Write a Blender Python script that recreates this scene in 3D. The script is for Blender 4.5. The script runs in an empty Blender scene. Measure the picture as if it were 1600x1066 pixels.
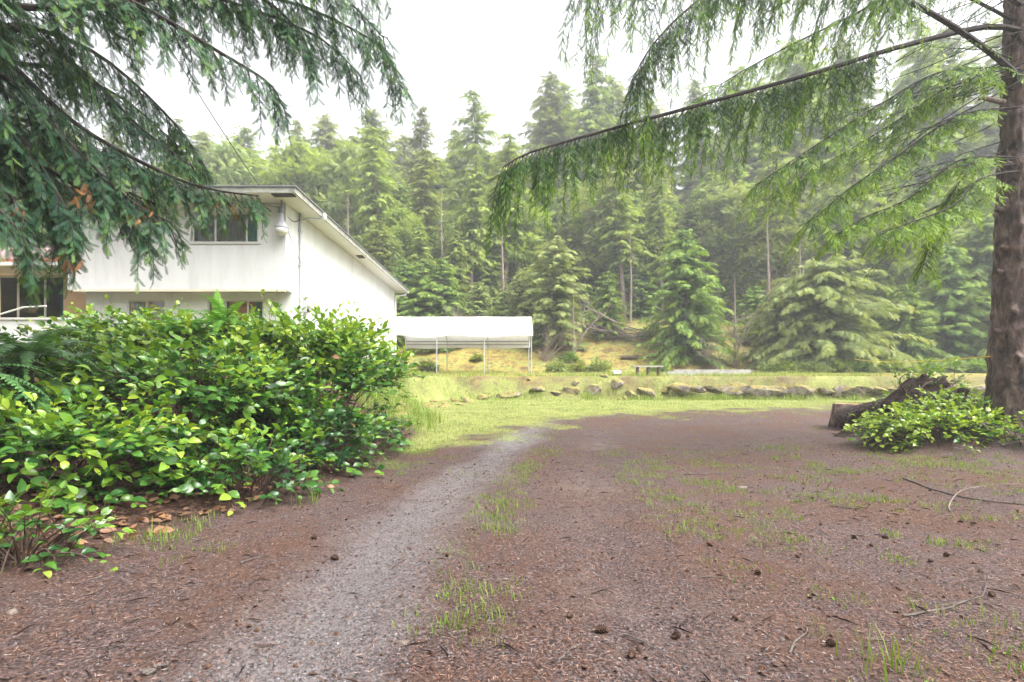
import bpy, math, random
import numpy as np
from mathutils import Vector, Matrix, noise as mnoise

# ------------------------------------------------------------------ camera, world, sun, exposure
scene = bpy.context.scene
CAM_H, F, HOR = 1.25, 800.0, 603.0          # eye height, focal length and horizon row in 1600 px units
cd = bpy.data.cameras.new("camera"); cam = bpy.data.objects.new("camera", cd)
scene.collection.objects.link(cam); scene.camera = cam
cam.location = (0, 0, CAM_H); cam.rotation_euler = (math.radians(90), 0, 0)
cd.sensor_width = 36; cd.lens = 18.0; cd.shift_y = (HOR - 533.0) / 1600.0
cd.clip_start = 0.05; cd.clip_end = 2000

SUN_EL, SUN_AZ = math.radians(56), math.radians(118)
world = bpy.data.worlds.new("World"); scene.world = world; world.use_nodes = True
wn, wl = world.node_tree.nodes, world.node_tree.links
wn.clear()
sky = wn.new("ShaderNodeTexSky"); sky.sky_type = 'NISHITA'; sky.sun_disc = False
sky.sun_elevation = SUN_EL; sky.sun_rotation = SUN_AZ; sky.dust_density = 6.0; sky.air_density = 1.0
hs = wn.new("ShaderNodeHueSaturation"); hs.inputs['Saturation'].default_value = 0.10
bg = wn.new("ShaderNodeBackground"); bg.inputs['Strength'].default_value = 0.15
wo = wn.new("ShaderNodeOutputWorld")
wl.new(sky.outputs[0], hs.inputs['Color']); wl.new(hs.outputs[0], bg.inputs['Color']); wl.new(bg.outputs[0], wo.inputs[0])

sd = bpy.data.lights.new("sun", 'SUN'); sun = bpy.data.objects.new("sun", sd); scene.collection.objects.link(sun)
sd.energy = 0.9; sd.angle = math.radians(40); sd.color = (1.0, 0.98, 0.94)
sdir = Vector((math.sin(SUN_AZ) * math.cos(SUN_EL), math.cos(SUN_AZ) * math.cos(SUN_EL), math.sin(SUN_EL)))
sun.rotation_euler = sdir.to_track_quat('Z', 'Y').to_euler(); sun.location = (0, 0, 80)

vs = scene.view_settings
vs.view_transform = 'Standard'; vs.look = 'None'; vs.exposure = 1.9; vs.gamma = 1.0; vs.use_curve_mapping = False
scene.render.engine = 'CYCLES'
scene.cycles.use_denoising = True
scene.cycles.use_adaptive_sampling = True; scene.cycles.adaptive_threshold = 0.02
scene.cycles.max_bounces = 4; scene.cycles.transparent_max_bounces = 8
scene.cycles.diffuse_bounces = 2; scene.cycles.glossy_bounces = 2; scene.cycles.transmission_bounces = 4
scene.cycles.volume_bounces = 0

RNG = np.random.default_rng(7)
C = scene.collection

# ------------------------------------------------------------------ helpers
def P(px, py, Y):
    """a pixel of the photograph and a known distance -> a point"""
    return np.array([(px - 800.0) / F * Y, Y, CAM_H + (HOR - py) / F * Y])

def sstep(a, b, x):
    t = np.clip((np.asarray(x, float) - a) / (b - a), 0, 1); return t * t * (3 - 2 * t)

def vnoise(x, y, seed=0):
    """smooth value noise, vectorised"""
    x = np.asarray(x, float); y = np.asarray(y, float)
    xi = np.floor(x).astype(np.int64); yi = np.floor(y).astype(np.int64); xf = x - xi; yf = y - yi
    def h(a, b):
        n = (a * 374761393 + b * 668265263 + seed * 974711) & 0x7fffffff
        n = ((n ^ (n >> 13)) * 1274126177) & 0x7fffffff
        return ((n ^ (n >> 16)) & 0xffff) / 65535.0
    u = xf * xf * (3 - 2 * xf); v = yf * yf * (3 - 2 * yf)
    return (h(xi, yi) * (1 - u) + h(xi + 1, yi) * u) * (1 - v) + (h(xi, yi + 1) * (1 - u) + h(xi + 1, yi + 1) * u) * v

def fbm(x, y, seed=0, o=4):
    s = 0; a = .5; 
    for k in range(o):
        s = s + a * vnoise(x * 2 ** k, y * 2 ** k, seed + k); a *= .5
    return s / (1 - .5 ** o)

def npmesh(name, V, T, tint=None, smooth=False):
    V = np.ascontiguousarray(V, np.float32).reshape(-1, 3); T = np.ascontiguousarray(T, np.int32).reshape(-1, 3)
    me = bpy.data.meshes.new(name)
    me.vertices.add(len(V)); me.vertices.foreach_set('co', V.ravel())
    me.loops.add(T.size); me.loops.foreach_set('vertex_index', T.ravel())
    me.polygons.add(len(T)); me.polygons.foreach_set('loop_start', np.arange(0, T.size, 3, dtype=np.int32))
    me.polygons.foreach_set('use_smooth', np.full(len(T), bool(smooth)))
    if tint is not None:
        at = me.attributes.new('tint', 'FLOAT', 'POINT'); at.data.foreach_set('value', np.ascontiguousarray(tint, np.float32))
    me.update(calc_edges=True); me.validate()
    return me

class MB:
    """collects triangles"""
    def __init__(s): s.V = []; s.T = []; s.n = 0; s.t = []
    def add(s, V, T, tint=0.5):
        V = np.asarray(V, float).reshape(-1, 3); T = np.asarray(T, int).reshape(-1, 3)
        s.V.append(V); s.T.append(T + s.n); s.n += len(V)
        s.t.append(np.full(len(V), tint) if np.isscalar(tint) else np.asarray(tint, float))
    def box(s, a, b, tint=.5):
        x0, y0, z0 = a; x1, y1, z1 = b
        V = [(x0,y0,z0),(x1,y0,z0),(x1,y1,z0),(x0,y1,z0),(x0,y0,z1),(x1,y0,z1),(x1,y1,z1),(x0,y1,z1)]
        s.add(V, [(0,2,1),(0,3,2),(4,5,6),(4,6,7),(0,1,5),(0,5,4),(1,2,6),(1,6,5),(2,3,7),(2,7,6),(3,0,4),(3,4,7)], tint)
    def tube(s, pts, rad, sides=6, cap=True, tint=.5):
        pts = np.asarray(pts, float); n = len(pts); rad = np.broadcast_to(np.asarray(rad, float), (n,))
        tan = np.gradient(pts, axis=0); tan /= np.linalg.norm(tan, axis=1)[:, None] + 1e-9
        ref = np.array([0, 0, 1.]) if abs(tan[0][2]) < .9 else np.array([1., 0, 0])
        a = np.cross(tan, ref); a /= np.linalg.norm(a, axis=1)[:, None] + 1e-9; b = np.cross(tan, a)
        th = np.arange(sides) * 2 * math.pi / sides
        V = pts[:, None, :] + rad[:, None, None] * (np.cos(th)[None, :, None] * a[:, None, :] + np.sin(th)[None, :, None] * b[:, None, :])
        i = np.arange(n - 1)[:, None] * sides; j = np.arange(sides)[None, :]; k = (j + 1) % sides
        A = i + j; B = i + k; D = A + sides; E = B + sides
        T = np.concatenate([np.stack([A, D, B], -1).reshape(-1, 3), np.stack([B, D, E], -1).reshape(-1, 3)])
        V = V.reshape(-1, 3)
        if cap:
            c0 = len(V); V = np.vstack([V, pts[0], pts[-1]])
            jj = np.arange(sides); kk = (jj + 1) % sides; l = (n - 1) * sides
            T = np.concatenate([T, np.stack([jj, kk, np.full(sides, c0)], -1), np.stack([l + kk, l + jj, np.full(sides, c0 + 1)], -1)])
        s.add(V, T, tint)
    def arrays(s): return np.concatenate(s.V), np.concatenate(s.T), np.concatenate(s.t)
    def mesh(s, name, smooth=False):
        V, T, t = s.arrays(); return npmesh(name, V, T, t, smooth)

def stamp(tv, tf, M, pos, tint):
    """template placed N times; M (N,3,3) columns = axes"""
    N = len(pos); n = len(tv)
    V = np.einsum('nij,kj->nki', M, tv) + pos[:, None, :]
    T = tf[None] + (np.arange(N) * n)[:, None, None]
    return V.reshape(-1, 3), T.reshape(-1, 3), np.repeat(tint, n)

def frames(X, up):
    """matrix with x along X, z close to up"""
    X = X / (np.linalg.norm(X, axis=1)[:, None] + 1e-9)
    Y = np.cross(up, X); Y /= np.linalg.norm(Y, axis=1)[:, None] + 1e-9
    Z = np.cross(X, Y)
    return np.stack([X, Y, Z], -1)

def unit(v): return v / (np.linalg.norm(v, axis=-1, keepdims=True) + 1e-9)

def link(name, me, mat=None, parent=None, loc=None):
    o = bpy.data.objects.new(name, me); C.objects.link(o)
    if mat is not None and me is not None and len(me.materials) == 0: me.materials.append(mat)
    if parent is not None: o.parent = parent
    if loc is not None: o.location = loc
    return o

def tag(o, label, cat, group=None, kind=None):
    o['label'] = label; o['category'] = cat
    if group: o['group'] = group
    if kind: o['kind'] = kind
    return o

def thing(name, label, cat, loc, group=None):
    o = bpy.data.objects.new(name, None); C.objects.link(o); o.location = Vector([float(c) for c in loc]); o.empty_display_size = .1
    return tag(o, label, cat, group)

def part(name, mb, mat, parent, smooth=False, kind=None):
    """world-space triangles -> mesh child of an Empty (or of a part that sits at the same origin)"""
    V, T, t = mb.arrays()
    root = parent
    off = np.array(parent.get('_o', list(parent.location)))
    o = link(name, npmesh(name, V - off, T, t, smooth), mat, parent)
    o['_o'] = [float(c) for c in off]
    if kind: o['kind'] = kind
    return o

# ------------------------------------------------------------------ materials
def newmat(name):
    m = bpy.data.materials.new(name); m.use_nodes = True
    nt = m.node_tree; nt.nodes.clear()
    out = nt.nodes.new('ShaderNodeOutputMaterial'); return m, nt, out

def N(nt, t, **kw):
    n = nt.nodes.new(t)
    for k, v in kw.items(): setattr(n, k, v)
    return n

def ramp(nt, src, stops):
    r = N(nt, 'ShaderNodeValToRGB'); cr = r.color_ramp
    while len(cr.elements) > len(stops): cr.elements.remove(cr.elements[-1])
    while len(cr.elements) < len(stops): cr.elements.new(.5)
    for e, (p, c) in zip(cr.elements, stops): e.position = p; e.color = (*c, 1)
    nt.links.new(src, r.inputs[0]); return r.outputs[0]

def mixc(nt, fac, a, b, mode='MIX'):
    m = N(nt, 'ShaderNodeMix', data_type='RGBA', blend_type=mode)
    if isinstance(fac, (int, float)): m.inputs['Factor'].default_value = fac
    else: nt.links.new(fac, m.inputs['Factor'])
    for k, v in ((6, a), (7, b)):
        if isinstance(v, tuple): m.inputs[k].default_value = (*v, 1)
        else: nt.links.new(v, m.inputs[k])
    return m.outputs[2]

def math_(nt, op, a, b=None, clamp=False):
    m = N(nt, 'ShaderNodeMath', operation=op); m.use_clamp = clamp
    for k, v in enumerate((a, b)):
        if v is None: continue
        if isinstance(v, (int, float)): m.inputs[k].default_value = v
        else: nt.links.new(v, m.inputs[k])
    return m.outputs[0]

def noise_(nt, scale, detail=4, rough=.6, coord=None, dist=0.0):
    n = N(nt, 'ShaderNodeTexNoise'); n.inputs['Scale'].default_value = scale; n.inputs['Detail'].default_value = detail
    n.inputs['Roughness'].default_value = rough; n.inputs['Distortion'].default_value = dist
    if coord is not None: nt.links.new(coord, n.inputs['Vector'])
    return n.outputs['Fac']

def leafmat(name, stops, transl=.35, rough=.45, spec=.2, obj_var=.0):
    m, nt, out = newmat(name)
    at = N(nt, 'ShaderNodeAttribute', attribute_name='tint')
    col = ramp(nt, at.outputs['Fac'], stops)
    if obj_var:
        oi = N(nt, 'ShaderNodeObjectInfo')
        h = N(nt, 'ShaderNodeHueSaturation')
        nt.links.new(col, h.inputs['Color'])
        nt.links.new(math_(nt, 'ADD', math_(nt, 'MULTIPLY', oi.outputs['Random'], .022), .478), h.inputs['Hue'])
        nt.links.new(math_(nt, 'ADD', math_(nt, 'MULTIPLY', oi.outputs['Random'], obj_var * 2), 1 - obj_var), h.inputs['Value'])
        col = h.outputs[0]
    p = N(nt, 'ShaderNodeBsdfPrincipled'); p.inputs['Roughness'].default_value = rough
    p.inputs['Specular IOR Level'].default_value = spec
    nt.links.new(col, p.inputs['Base Color'])
    if transl > 0:
        tr = N(nt, 'ShaderNodeBsdfTranslucent')
        nt.links.new(mixc(nt, 1.0, col, (1.25, 1.2, .55), 'MULTIPLY'), tr.inputs['Color'])
        mx = N(nt, 'ShaderNodeMixShader'); mx.inputs[0].default_value = transl
        nt.links.new(p.outputs[0], mx.inputs[1]); nt.links.new(tr.outputs[0], mx.inputs[2]); nt.links.new(mx.outputs[0], out.inputs[0])
    else: nt.links.new(p.outputs[0], out.inputs[0])
    return m

def surf(name, stops, scale=8, rough=.7, bump=.3, bscale=None, spec=.15, bdist=.02, detail=6, stretch=None):
    m, nt, out = newmat(name)
    tc = N(nt, 'ShaderNodeTexCoord'); co = tc.outputs['Object']
    if stretch:
        mp = N(nt, 'ShaderNodeMapping'); mp.inputs['Scale'].default_value = stretch; nt.links.new(co, mp.inputs['Vector']); co = mp.outputs[0]
    col = ramp(nt, noise_(nt, scale, detail, .65, co), stops)
    p = N(nt, 'ShaderNodeBsdfPrincipled'); p.inputs['Roughness'].default_value = rough; p.inputs['Specular IOR Level'].default_value = spec
    nt.links.new(col, p.inputs['Base Color'])
    if bump:
        b = N(nt, 'ShaderNodeBump'); b.inputs['Strength'].default_value = bump; b.inputs['Distance'].default_value = bdist
        nt.links.new(noise_(nt, bscale or scale * 3, 6, .7, co), b.inputs['Height']); nt.links.new(b.outputs[0], p.inputs['Normal'])
    nt.links.new(p.outputs[0], out.inputs[0])
    return m

def flat3(c, v=.12): return [(.3, tuple(x * (1 - v) for x in c)), (.7, tuple(min(1, x * (1 + v)) for x in c))]

M = {}
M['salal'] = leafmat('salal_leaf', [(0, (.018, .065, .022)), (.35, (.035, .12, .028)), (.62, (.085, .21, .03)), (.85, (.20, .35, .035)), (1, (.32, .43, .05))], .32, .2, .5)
M['deadleaf'] = leafmat('dead_leaf', [(0, (.10, .05, .03)), (.5, (.22, .12, .07)), (1, (.42, .22, .10))], .1, .5, .4)
M['fern'] = leafmat('fern_leaf', [(0, (.04, .15, .04)), (.5, (.10, .30, .035)), (1, (.22, .44, .04))], .35, .4)
M['fern_blue'] = leafmat('shade_fern_leaf', [(0, (.045, .12, .045)), (.5, (.10, .23, .07)), (1, (.20, .36, .10))], .3, .35)
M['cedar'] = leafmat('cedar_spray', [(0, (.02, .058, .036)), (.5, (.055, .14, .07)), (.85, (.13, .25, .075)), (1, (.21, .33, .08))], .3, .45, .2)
M['cedar_dead'] = leafmat('brown_cedar_spray', [(0, (.22, .09, .04)), (1, (.40, .19, .08))], .2, .5)
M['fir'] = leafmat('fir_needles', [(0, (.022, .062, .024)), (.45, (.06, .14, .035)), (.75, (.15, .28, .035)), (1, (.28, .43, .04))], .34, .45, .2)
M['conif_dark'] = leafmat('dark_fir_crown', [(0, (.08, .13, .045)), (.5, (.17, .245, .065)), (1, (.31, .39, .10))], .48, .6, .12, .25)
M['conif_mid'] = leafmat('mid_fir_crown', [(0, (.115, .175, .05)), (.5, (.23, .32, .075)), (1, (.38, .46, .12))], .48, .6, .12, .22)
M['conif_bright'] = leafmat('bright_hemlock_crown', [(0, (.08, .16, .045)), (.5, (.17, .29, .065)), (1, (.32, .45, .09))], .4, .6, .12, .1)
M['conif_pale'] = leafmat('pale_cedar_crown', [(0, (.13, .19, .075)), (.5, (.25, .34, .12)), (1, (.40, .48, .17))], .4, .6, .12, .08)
M['grass'] = leafmat('grass_blade', [(0, (.10, .19, .03)), (.5, (.21, .31, .055)), (1, (.38, .40, .14))], .35, .45, .3)
M['needle'] = leafmat('fallen_needle', [(0, (.02, .013, .011)), (.3, (.08, .045, .035)), (.65, (.22, .11, .07)), (1, (.36, .26, .21))], 0, .6, .15)
M['pebble'] = leafmat('gravel_chip', [(0, (.03, .027, .028)), (.5, (.10, .085, .085)), (1, (.24, .22, .22))], 0, .4, .35)
M['bark'] = surf('conifer_bark', [(.3, (.10, .075, .06)), (.55, (.2, .155, .13)), (.75, (.32, .27, .24))], 4, .8, .6, 14, stretch=(3, 3, .8))
M['twig'] = surf('twig_bark', [(.35, (.016, .012, .011)), (.65, (.06, .047, .04))], 12, .7, .3, spec=.15)
M['twig_grey'] = surf('grey_twig_bark', [(.3, (.17, .13, .11)), (.7, (.32, .26, .23))], 6, .8, .2)
M['root'] = surf('dark_root_wood', [(.3, (.05, .035, .03)), (.7, (.15, .10, .08))], 6, .75, .5)
M['soil'] = surf('dark_soil', [(.36, (.018, .012, .01)), (.64, (.085, .055, .045))], 9, .85, 1.0, 18, bdist=.08)
M['cutwood'] = surf('cut_wood', [(.3, (.36, .20, .11)), (.7, (.5, .32, .2))], 9, .7, .2)
M['cone'] = surf('cone_scale', [(.3, (.06, .035, .028)), (.7, (.14, .08, .055))], 30, .55, .2)
M['board'] = surf('weathered_board', [(.35, (.30, .29, .27)), (.65, (.52, .50, .47))], 5, .75, .2)
M['greysiding'] = surf('grey_siding', flat3((.22, .235, .25)), 5, .6, .1)
M['steel'] = surf('galvanised_steel', flat3((.42, .43, .45)), 10, .4, .05, spec=.5)
M['steel_dark'] = surf('dull_steel', flat3((.20, .21, .23)), 10, .45, .05, spec=.5)
M['trim'] = surf('white_trim', flat3((.72, .71, .68), .05), 4, .5, .05)
M['cream'] = surf('cream_trim', flat3((.66, .62, .50), .06), 4, .5, .05)
M['soffit'] = surf('soffit_board', flat3((.74, .72, .68), .04), 3, .6, .05)
M['roofedge'] = surf('weathered_fascia', [(.35, (.24, .24, .205)), (.65, (.44, .44, .385))], 3, .7, .2)
M['peach'] = surf('warm_lit_stucco', flat3((.66, .44, .28), .06), 5, .8, .2)  # peach glow of the interior light painted into the stucco colour
M['shingle'] = surf('pink_brown_shingle', [(.3, (.25, .17, .16)), (.7, (.45, .34, .33))], 14, .85, .5)
M['redtrim'] = surf('rusty_roof_edge', [(.3, (.40, .16, .09)), (.7, (.55, .27, .16))], 6, .7, .2)
M['frame'] = surf('window_frame', flat3((.55, .54, .5), .05), 4, .45, .05)
M['dark'] = surf('dark_opening', flat3((.05, .045, .04), .1), 4, .8, .05)
M['lampglass'] = surf('frosted_lamp_glass', flat3((.62, .60, .55), .05), 4, .25, .03, spec=.6)
M['rope'] = surf('yellow_rope', flat3((.75, .55, .08), .1), 30, .6, .2)
M['wire'] = surf('black_cable', flat3((.03, .03, .03), .1), 4, .5, 0)
M['rope_curtain_teal'] = surf('teal_curtain', flat3((.07, .27, .24), .15), 6, .85, .2, stretch=(6, 6, .3))
M['curtain_tan'] = surf('tan_curtain', flat3((.36, .31, .24), .12), 6, .85, .2, stretch=(6, 6, .3))
M['room'] = surf('brown_room_wall', flat3((.36, .20, .13), .1), 2, .8, 0)
M['stick'] = surf('wet_stick', [(.3, (.07, .055, .05)), (.7, (.2, .17, .15))], 15, .55, .3)

def stucco():
    m, nt, out = newmat('white_stucco')
    tc = N(nt, 'ShaderNodeTexCoord'); co = tc.outputs['Object']
    mp = N(nt, 'ShaderNodeMapping'); mp.inputs['Scale'].default_value = (1.2, 1.2, .25); nt.links.new(co, mp.inputs['Vector'])
    st = ramp(nt, noise_(nt, 1.4, 6, .7, mp.outputs[0]), [(.28, (.54, .54, .52)), (.44, (.66, .66, .65)), (.56, (.715, .715, .705))])
    p = N(nt, 'ShaderNodeBsdfPrincipled'); p.inputs['Roughness'].default_value = .85; p.inputs['Specular IOR Level'].default_value = .2
    nt.links.new(st, p.inputs['Base Color'])
    b = N(nt, 'ShaderNodeBump'); b.inputs['Strength'].default_value = .25; b.inputs['Distance'].default_value = .01
    nt.links.new(noise_(nt, 40, 5, .7, co), b.inputs['Height']); nt.links.new(b.outputs[0], p.inputs['Normal'])
    nt.links.new(p.outputs[0], out.inputs[0]); return m
M['stucco'] = stucco()

def tarp():
    m, nt, out = newmat('white_tarp')
    p = N(nt, 'ShaderNodeBsdfPrincipled'); p.inputs['Base Color'].default_value = (.82, .82, .81, 1); p.inputs['Roughness'].default_value = .45
    tr = N(nt, 'ShaderNodeBsdfTranslucent'); tr.inputs['Color'].default_value = (.8, .79, .76, 1)
    tc = N(nt, 'ShaderNodeTexCoord'); b = N(nt, 'ShaderNodeBump'); b.inputs['Strength'].default_value = .5; b.inputs['Distance'].default_value = .08; nt.links.new(noise_(nt, 1.6, 4, .6, tc.outputs['Object'], 1.5), b.inputs['Height']); nt.links.new(b.outputs[0], p.inputs['Normal'])
    nt.links.new(ramp(nt, noise_(nt, .9, 6, .7, tc.outputs['Object']), [(.35, (.62, .61, .57)), (.55, (.78, .78, .77))]), p.inputs['Base Color'])
    mx = N(nt, 'ShaderNodeMixShader'); mx.inputs[0].default_value = .3
    nt.links.new(p.outputs[0], mx.inputs[1]); nt.links.new(tr.outputs[0], mx.inputs[2]); nt.links.new(mx.outputs[0], out.inputs[0]); return m
M['tarp'] = tarp()

def glass():
    m, nt, out = newmat('window_glass')
    g = N(nt, 'ShaderNodeBsdfGlossy'); g.inputs['Roughness'].default_value = .03; g.inputs['Color'].default_value = (.9, .95, .95, 1)
    t = N(nt, 'ShaderNodeBsdfTransparent'); t.inputs['Color'].default_value = (.85, .9, .9, 1)
    fr = N(nt, 'ShaderNodeFresnel'); fr.inputs[0].default_value = 1.5
    mx = N(nt, 'ShaderNodeMixShader')
    nt.links.new(fr.outputs[0], mx.inputs[0]); nt.links.new(t.outputs[0], mx.inputs[1]); nt.links.new(g.outputs[0], mx.inputs[2])
    nt.links.new(mx.outputs[0], out.inputs[0]); return m
M['glass'] = glass()

def lampshade():
    m, nt, out = newmat('lit_lamp_shade')
    p = N(nt, 'ShaderNodeBsdfPrincipled'); p.inputs['Base Color'].default_value = (.8, .45, .15, 1)
    p.inputs['Emission Color'].default_value = (1, .42, .08, 1); p.inputs['Emission Strength'].default_value = 1.2
    nt.links.new(p.outputs[0], out.inputs[0]); return m
M['shade'] = lampshade()

def rockmat():
    m, nt, out = newmat('mossy_rock')
    tc = N(nt, 'ShaderNodeTexCoord'); co = tc.outputs['Object']; ge = N(nt, 'ShaderNodeNewGeometry')
    sx = N(nt, 'ShaderNodeSeparateXYZ'); nt.links.new(ge.outputs['Normal'], sx.inputs[0])
    rock = ramp(nt, noise_(nt, 5, 8, .7, co), [(.36, (.06, .05, .045)), (.5, (.22, .18, .165)), (.66, (.42, .36, .33))])
    moss = ramp(nt, noise_(nt, 9, 6, .7, co), [(.38, (.10, .085, .03)), (.5, (.25, .19, .05)), (.62, (.24, .25, .07))])
    oi = N(nt, 'ShaderNodeObjectInfo')
    f = math_(nt, 'ADD', sx.outputs['Z'], math_(nt, 'MULTIPLY', noise_(nt, 3.5, 5, .6, co), 1.7))
    f = math_(nt, 'ADD', f, math_(nt, 'MULTIPLY', oi.outputs['Random'], .5))
    f = math_(nt, 'MULTIPLY', math_(nt, 'SUBTRACT', f, 1.15), 3, True)
    p = N(nt, 'ShaderNodeBsdfPrincipled'); p.inputs['Roughness'].default_value = .8
    nt.links.new(mixc(nt, f, rock, moss), p.inputs['Base Color'])
    b = N(nt, 'ShaderNodeBump'); b.inputs['Strength'].default_value = .7; b.inputs['Distance'].default_value = .04
    nt.links.new(noise_(nt, 12, 8, .7, co), b.inputs['Height']); nt.links.new(b.outputs[0], p.inputs['Normal'])
    nt.links.new(p.outputs[0], out.inputs[0]); return m
M['rock'] = rockmat()

# ------------------------------------------------------------------ the ground
BE = np.array([[-6, -4.6], [2, -3.75], [3.4, -3.25], [4.4, -2.8], [5.65, -2.4], [8.5, -2.0], [11, -1.95], [14, -2.4], [17, -3.4], [20, -4.3], [25, -5.6], [60, -6]])
def bank_edge(y): return np.interp(y, BE[:, 0], BE[:, 1])

def H(x, y):
    x = np.asarray(x, float); y = np.asarray(y, float)
    z = .72 * sstep(7, 20, y) * .5 + .72 * np.clip((y - 8) / 12, 0, 1) * .5
    wd = np.interp(x, [2.5, 5], [.75, .32]); terr = sstep(20.45 - wd, 20.45 + wd, y + .5 * (vnoise(x * .35, x * 0, 5) - .5) + 2.5 * sstep(-2.2, -3.6, x))
    z = z + .92 * terr + .32 * sstep(21, 28, y)
    hill = np.clip(y - 28.5, 0, 48)
    z = z + hill * .43 * sstep(-.5, 3.5, hill) + .9 * (fbm(x * .12 + 9, y * .12, 3) - .5) * sstep(28, 36, y) * 2
    z = z + .5 * (fbm(x * .5, y * .5, 13) - .5) * sstep(29, 34, y)
    d = bank_edge(y) - x
    bh = .75 + .95 * sstep(5, 9.5, y)
    bh = np.where(y > 14, np.maximum(2.0 - z * .85, .2), bh)
    z = z + bh * sstep(-.1, 3.6, d) * sstep(-4, 3, y)
    # right: drive edge lifts gently, low mound around the fir
    z = z + .14 * sstep(3.0, 6.0, x) * sstep(16, 9, y)
    r = np.hypot((x - 8.5) / 2.3, (y - 9.1) / 1.3)
    z = z + .46 * sstep(1.25, .15, r)
    # small unevenness, ruts
    z = z + .05 * (fbm(x * .9, y * .9, 21) - .5) + .018 * (fbm(x * 5, y * 5, 31) - .5) * sstep(40, 10, y)
    for tr in (tracks(y)):
        z = z - .03 * np.exp(-((x - tr) / .3) ** 2) * sstep(14, 9, y)
    return z

TR = np.array([[-5, -1.0], [2.2, -.95], [3.2, -.98], [4.5, -.95], [6.5, -.75], [9, -.25], [11.5, .3], [13.5, 1.2], [15, 3.2], [16, 6], [30, 9]])
def tracks(y):
    a = np.interp(y, TR[:, 0], TR[:, 1]); return a, a + 1.75

def masks(x, y, tint_only=False):
    a, b = tracks(y)
    n1 = fbm(x * 1.3, y * 1.3, 41); n2 = fbm(x * .45, y * .45, 51); n3 = fbm(x * 3.5, y * 3.5, 61)
    wa = .48 + .5 * (n1 - .5)
    wet = np.exp(-((x - a) / wa) ** 2) * (.75 + .5 * (n2 - .3)) + .36 * np.exp(-((x - b) / .7) ** 2) * (.4 + 1.2 * (n2 - .3))
    wet = wet * (.25 + .75 * sstep(14.5, 9.5, y))
    ey = np.interp(x, [-3, -1.7, -1.25, -.3, .3, 3, 6, 10], [6.8, 7.6, 10, 11.5, 12.8, 13.6, 14.8, 15.5])
    far = sstep(-2.0, 2.0, y - ey + 5 * (n2 - .5) + 3.2 * (n1 - .5) + 2.0 * (n3 - .5))
    med = np.exp(-((x - (a + b) / 2 + .12) / .3) ** 2) * sstep(.36, .6, n3 * .5 + n1 * .5) * .85
    rgt = sstep(.9, 1.9, x) * sstep(.38, .62, n1 * .5 + n3 * .5) * .8 * sstep(14, 4, y)
    lft = sstep(.7, .15, bank_edge(y) - x) * sstep(1.1, .35, x - bank_edge(y)) * sstep(.45, .65, n1) * .8
    strip = .55 * sstep(.55, .7, n3) * sstep(5, 9, y)
    pt = .42 if tint_only else 1.0
    g = np.clip(np.maximum.reduce([far, med * pt, rgt * pt, lft * pt, strip * pt]), 0, 1)
    bank = sstep(-.1, .5, bank_edge(y) - x)
    g = g * (1 - bank * sstep(15, 11, y))
    moss = sstep(19.4, 22.5, y + 3 * (n1 - .5) + 4 * (n2 - .5)) * (1 - .9 * sstep(36, 41, y))
    g = g * (1 - .8 * moss) 
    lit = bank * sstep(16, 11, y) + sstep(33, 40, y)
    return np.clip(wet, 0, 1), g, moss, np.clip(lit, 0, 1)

def axis(parts):
    out = []
    for a, b, n in parts: out += list(np.linspace(a, b, n, endpoint=False))
    out.append(parts[-1][1]); return np.array(out)
gx = axis([(-120, -60, 10), (-60, -16, 30), (-16, -5, 56), (-5, 6, 150), (6, 14, 54), (14, 60, 32), (60, 120, 10)])
gy = axis([(-50, -4, 12), (-4, 1.6, 14), (1.6, 9, 125), (9, 22.5, 120), (22.5, 36, 60), (36, 75, 50), (75, 120, 14)])
GX, GY = np.meshgrid(gx, gy)
GZ = H(GX, GY)
nx, ny = len(gx), len(gy)
I = np.arange(nx * ny).reshape(ny, nx)
A, B_, D, E = I[:-1, :-1].ravel(), I[:-1, 1:].ravel(), I[1:, :-1].ravel(), I[1:, 1:].ravel()
gme = npmesh('ground', np.stack([GX.ravel(), GY.ravel(), GZ.ravel()], -1), np.concatenate([np.stack([A, B_, E], -1), np.stack([A, E, D], -1)]), None, True)
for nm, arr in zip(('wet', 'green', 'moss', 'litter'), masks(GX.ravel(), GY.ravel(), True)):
    at = gme.attributes.new(nm, 'FLOAT', 'POINT'); at.data.foreach_set('value', arr.astype(np.float32))

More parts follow.
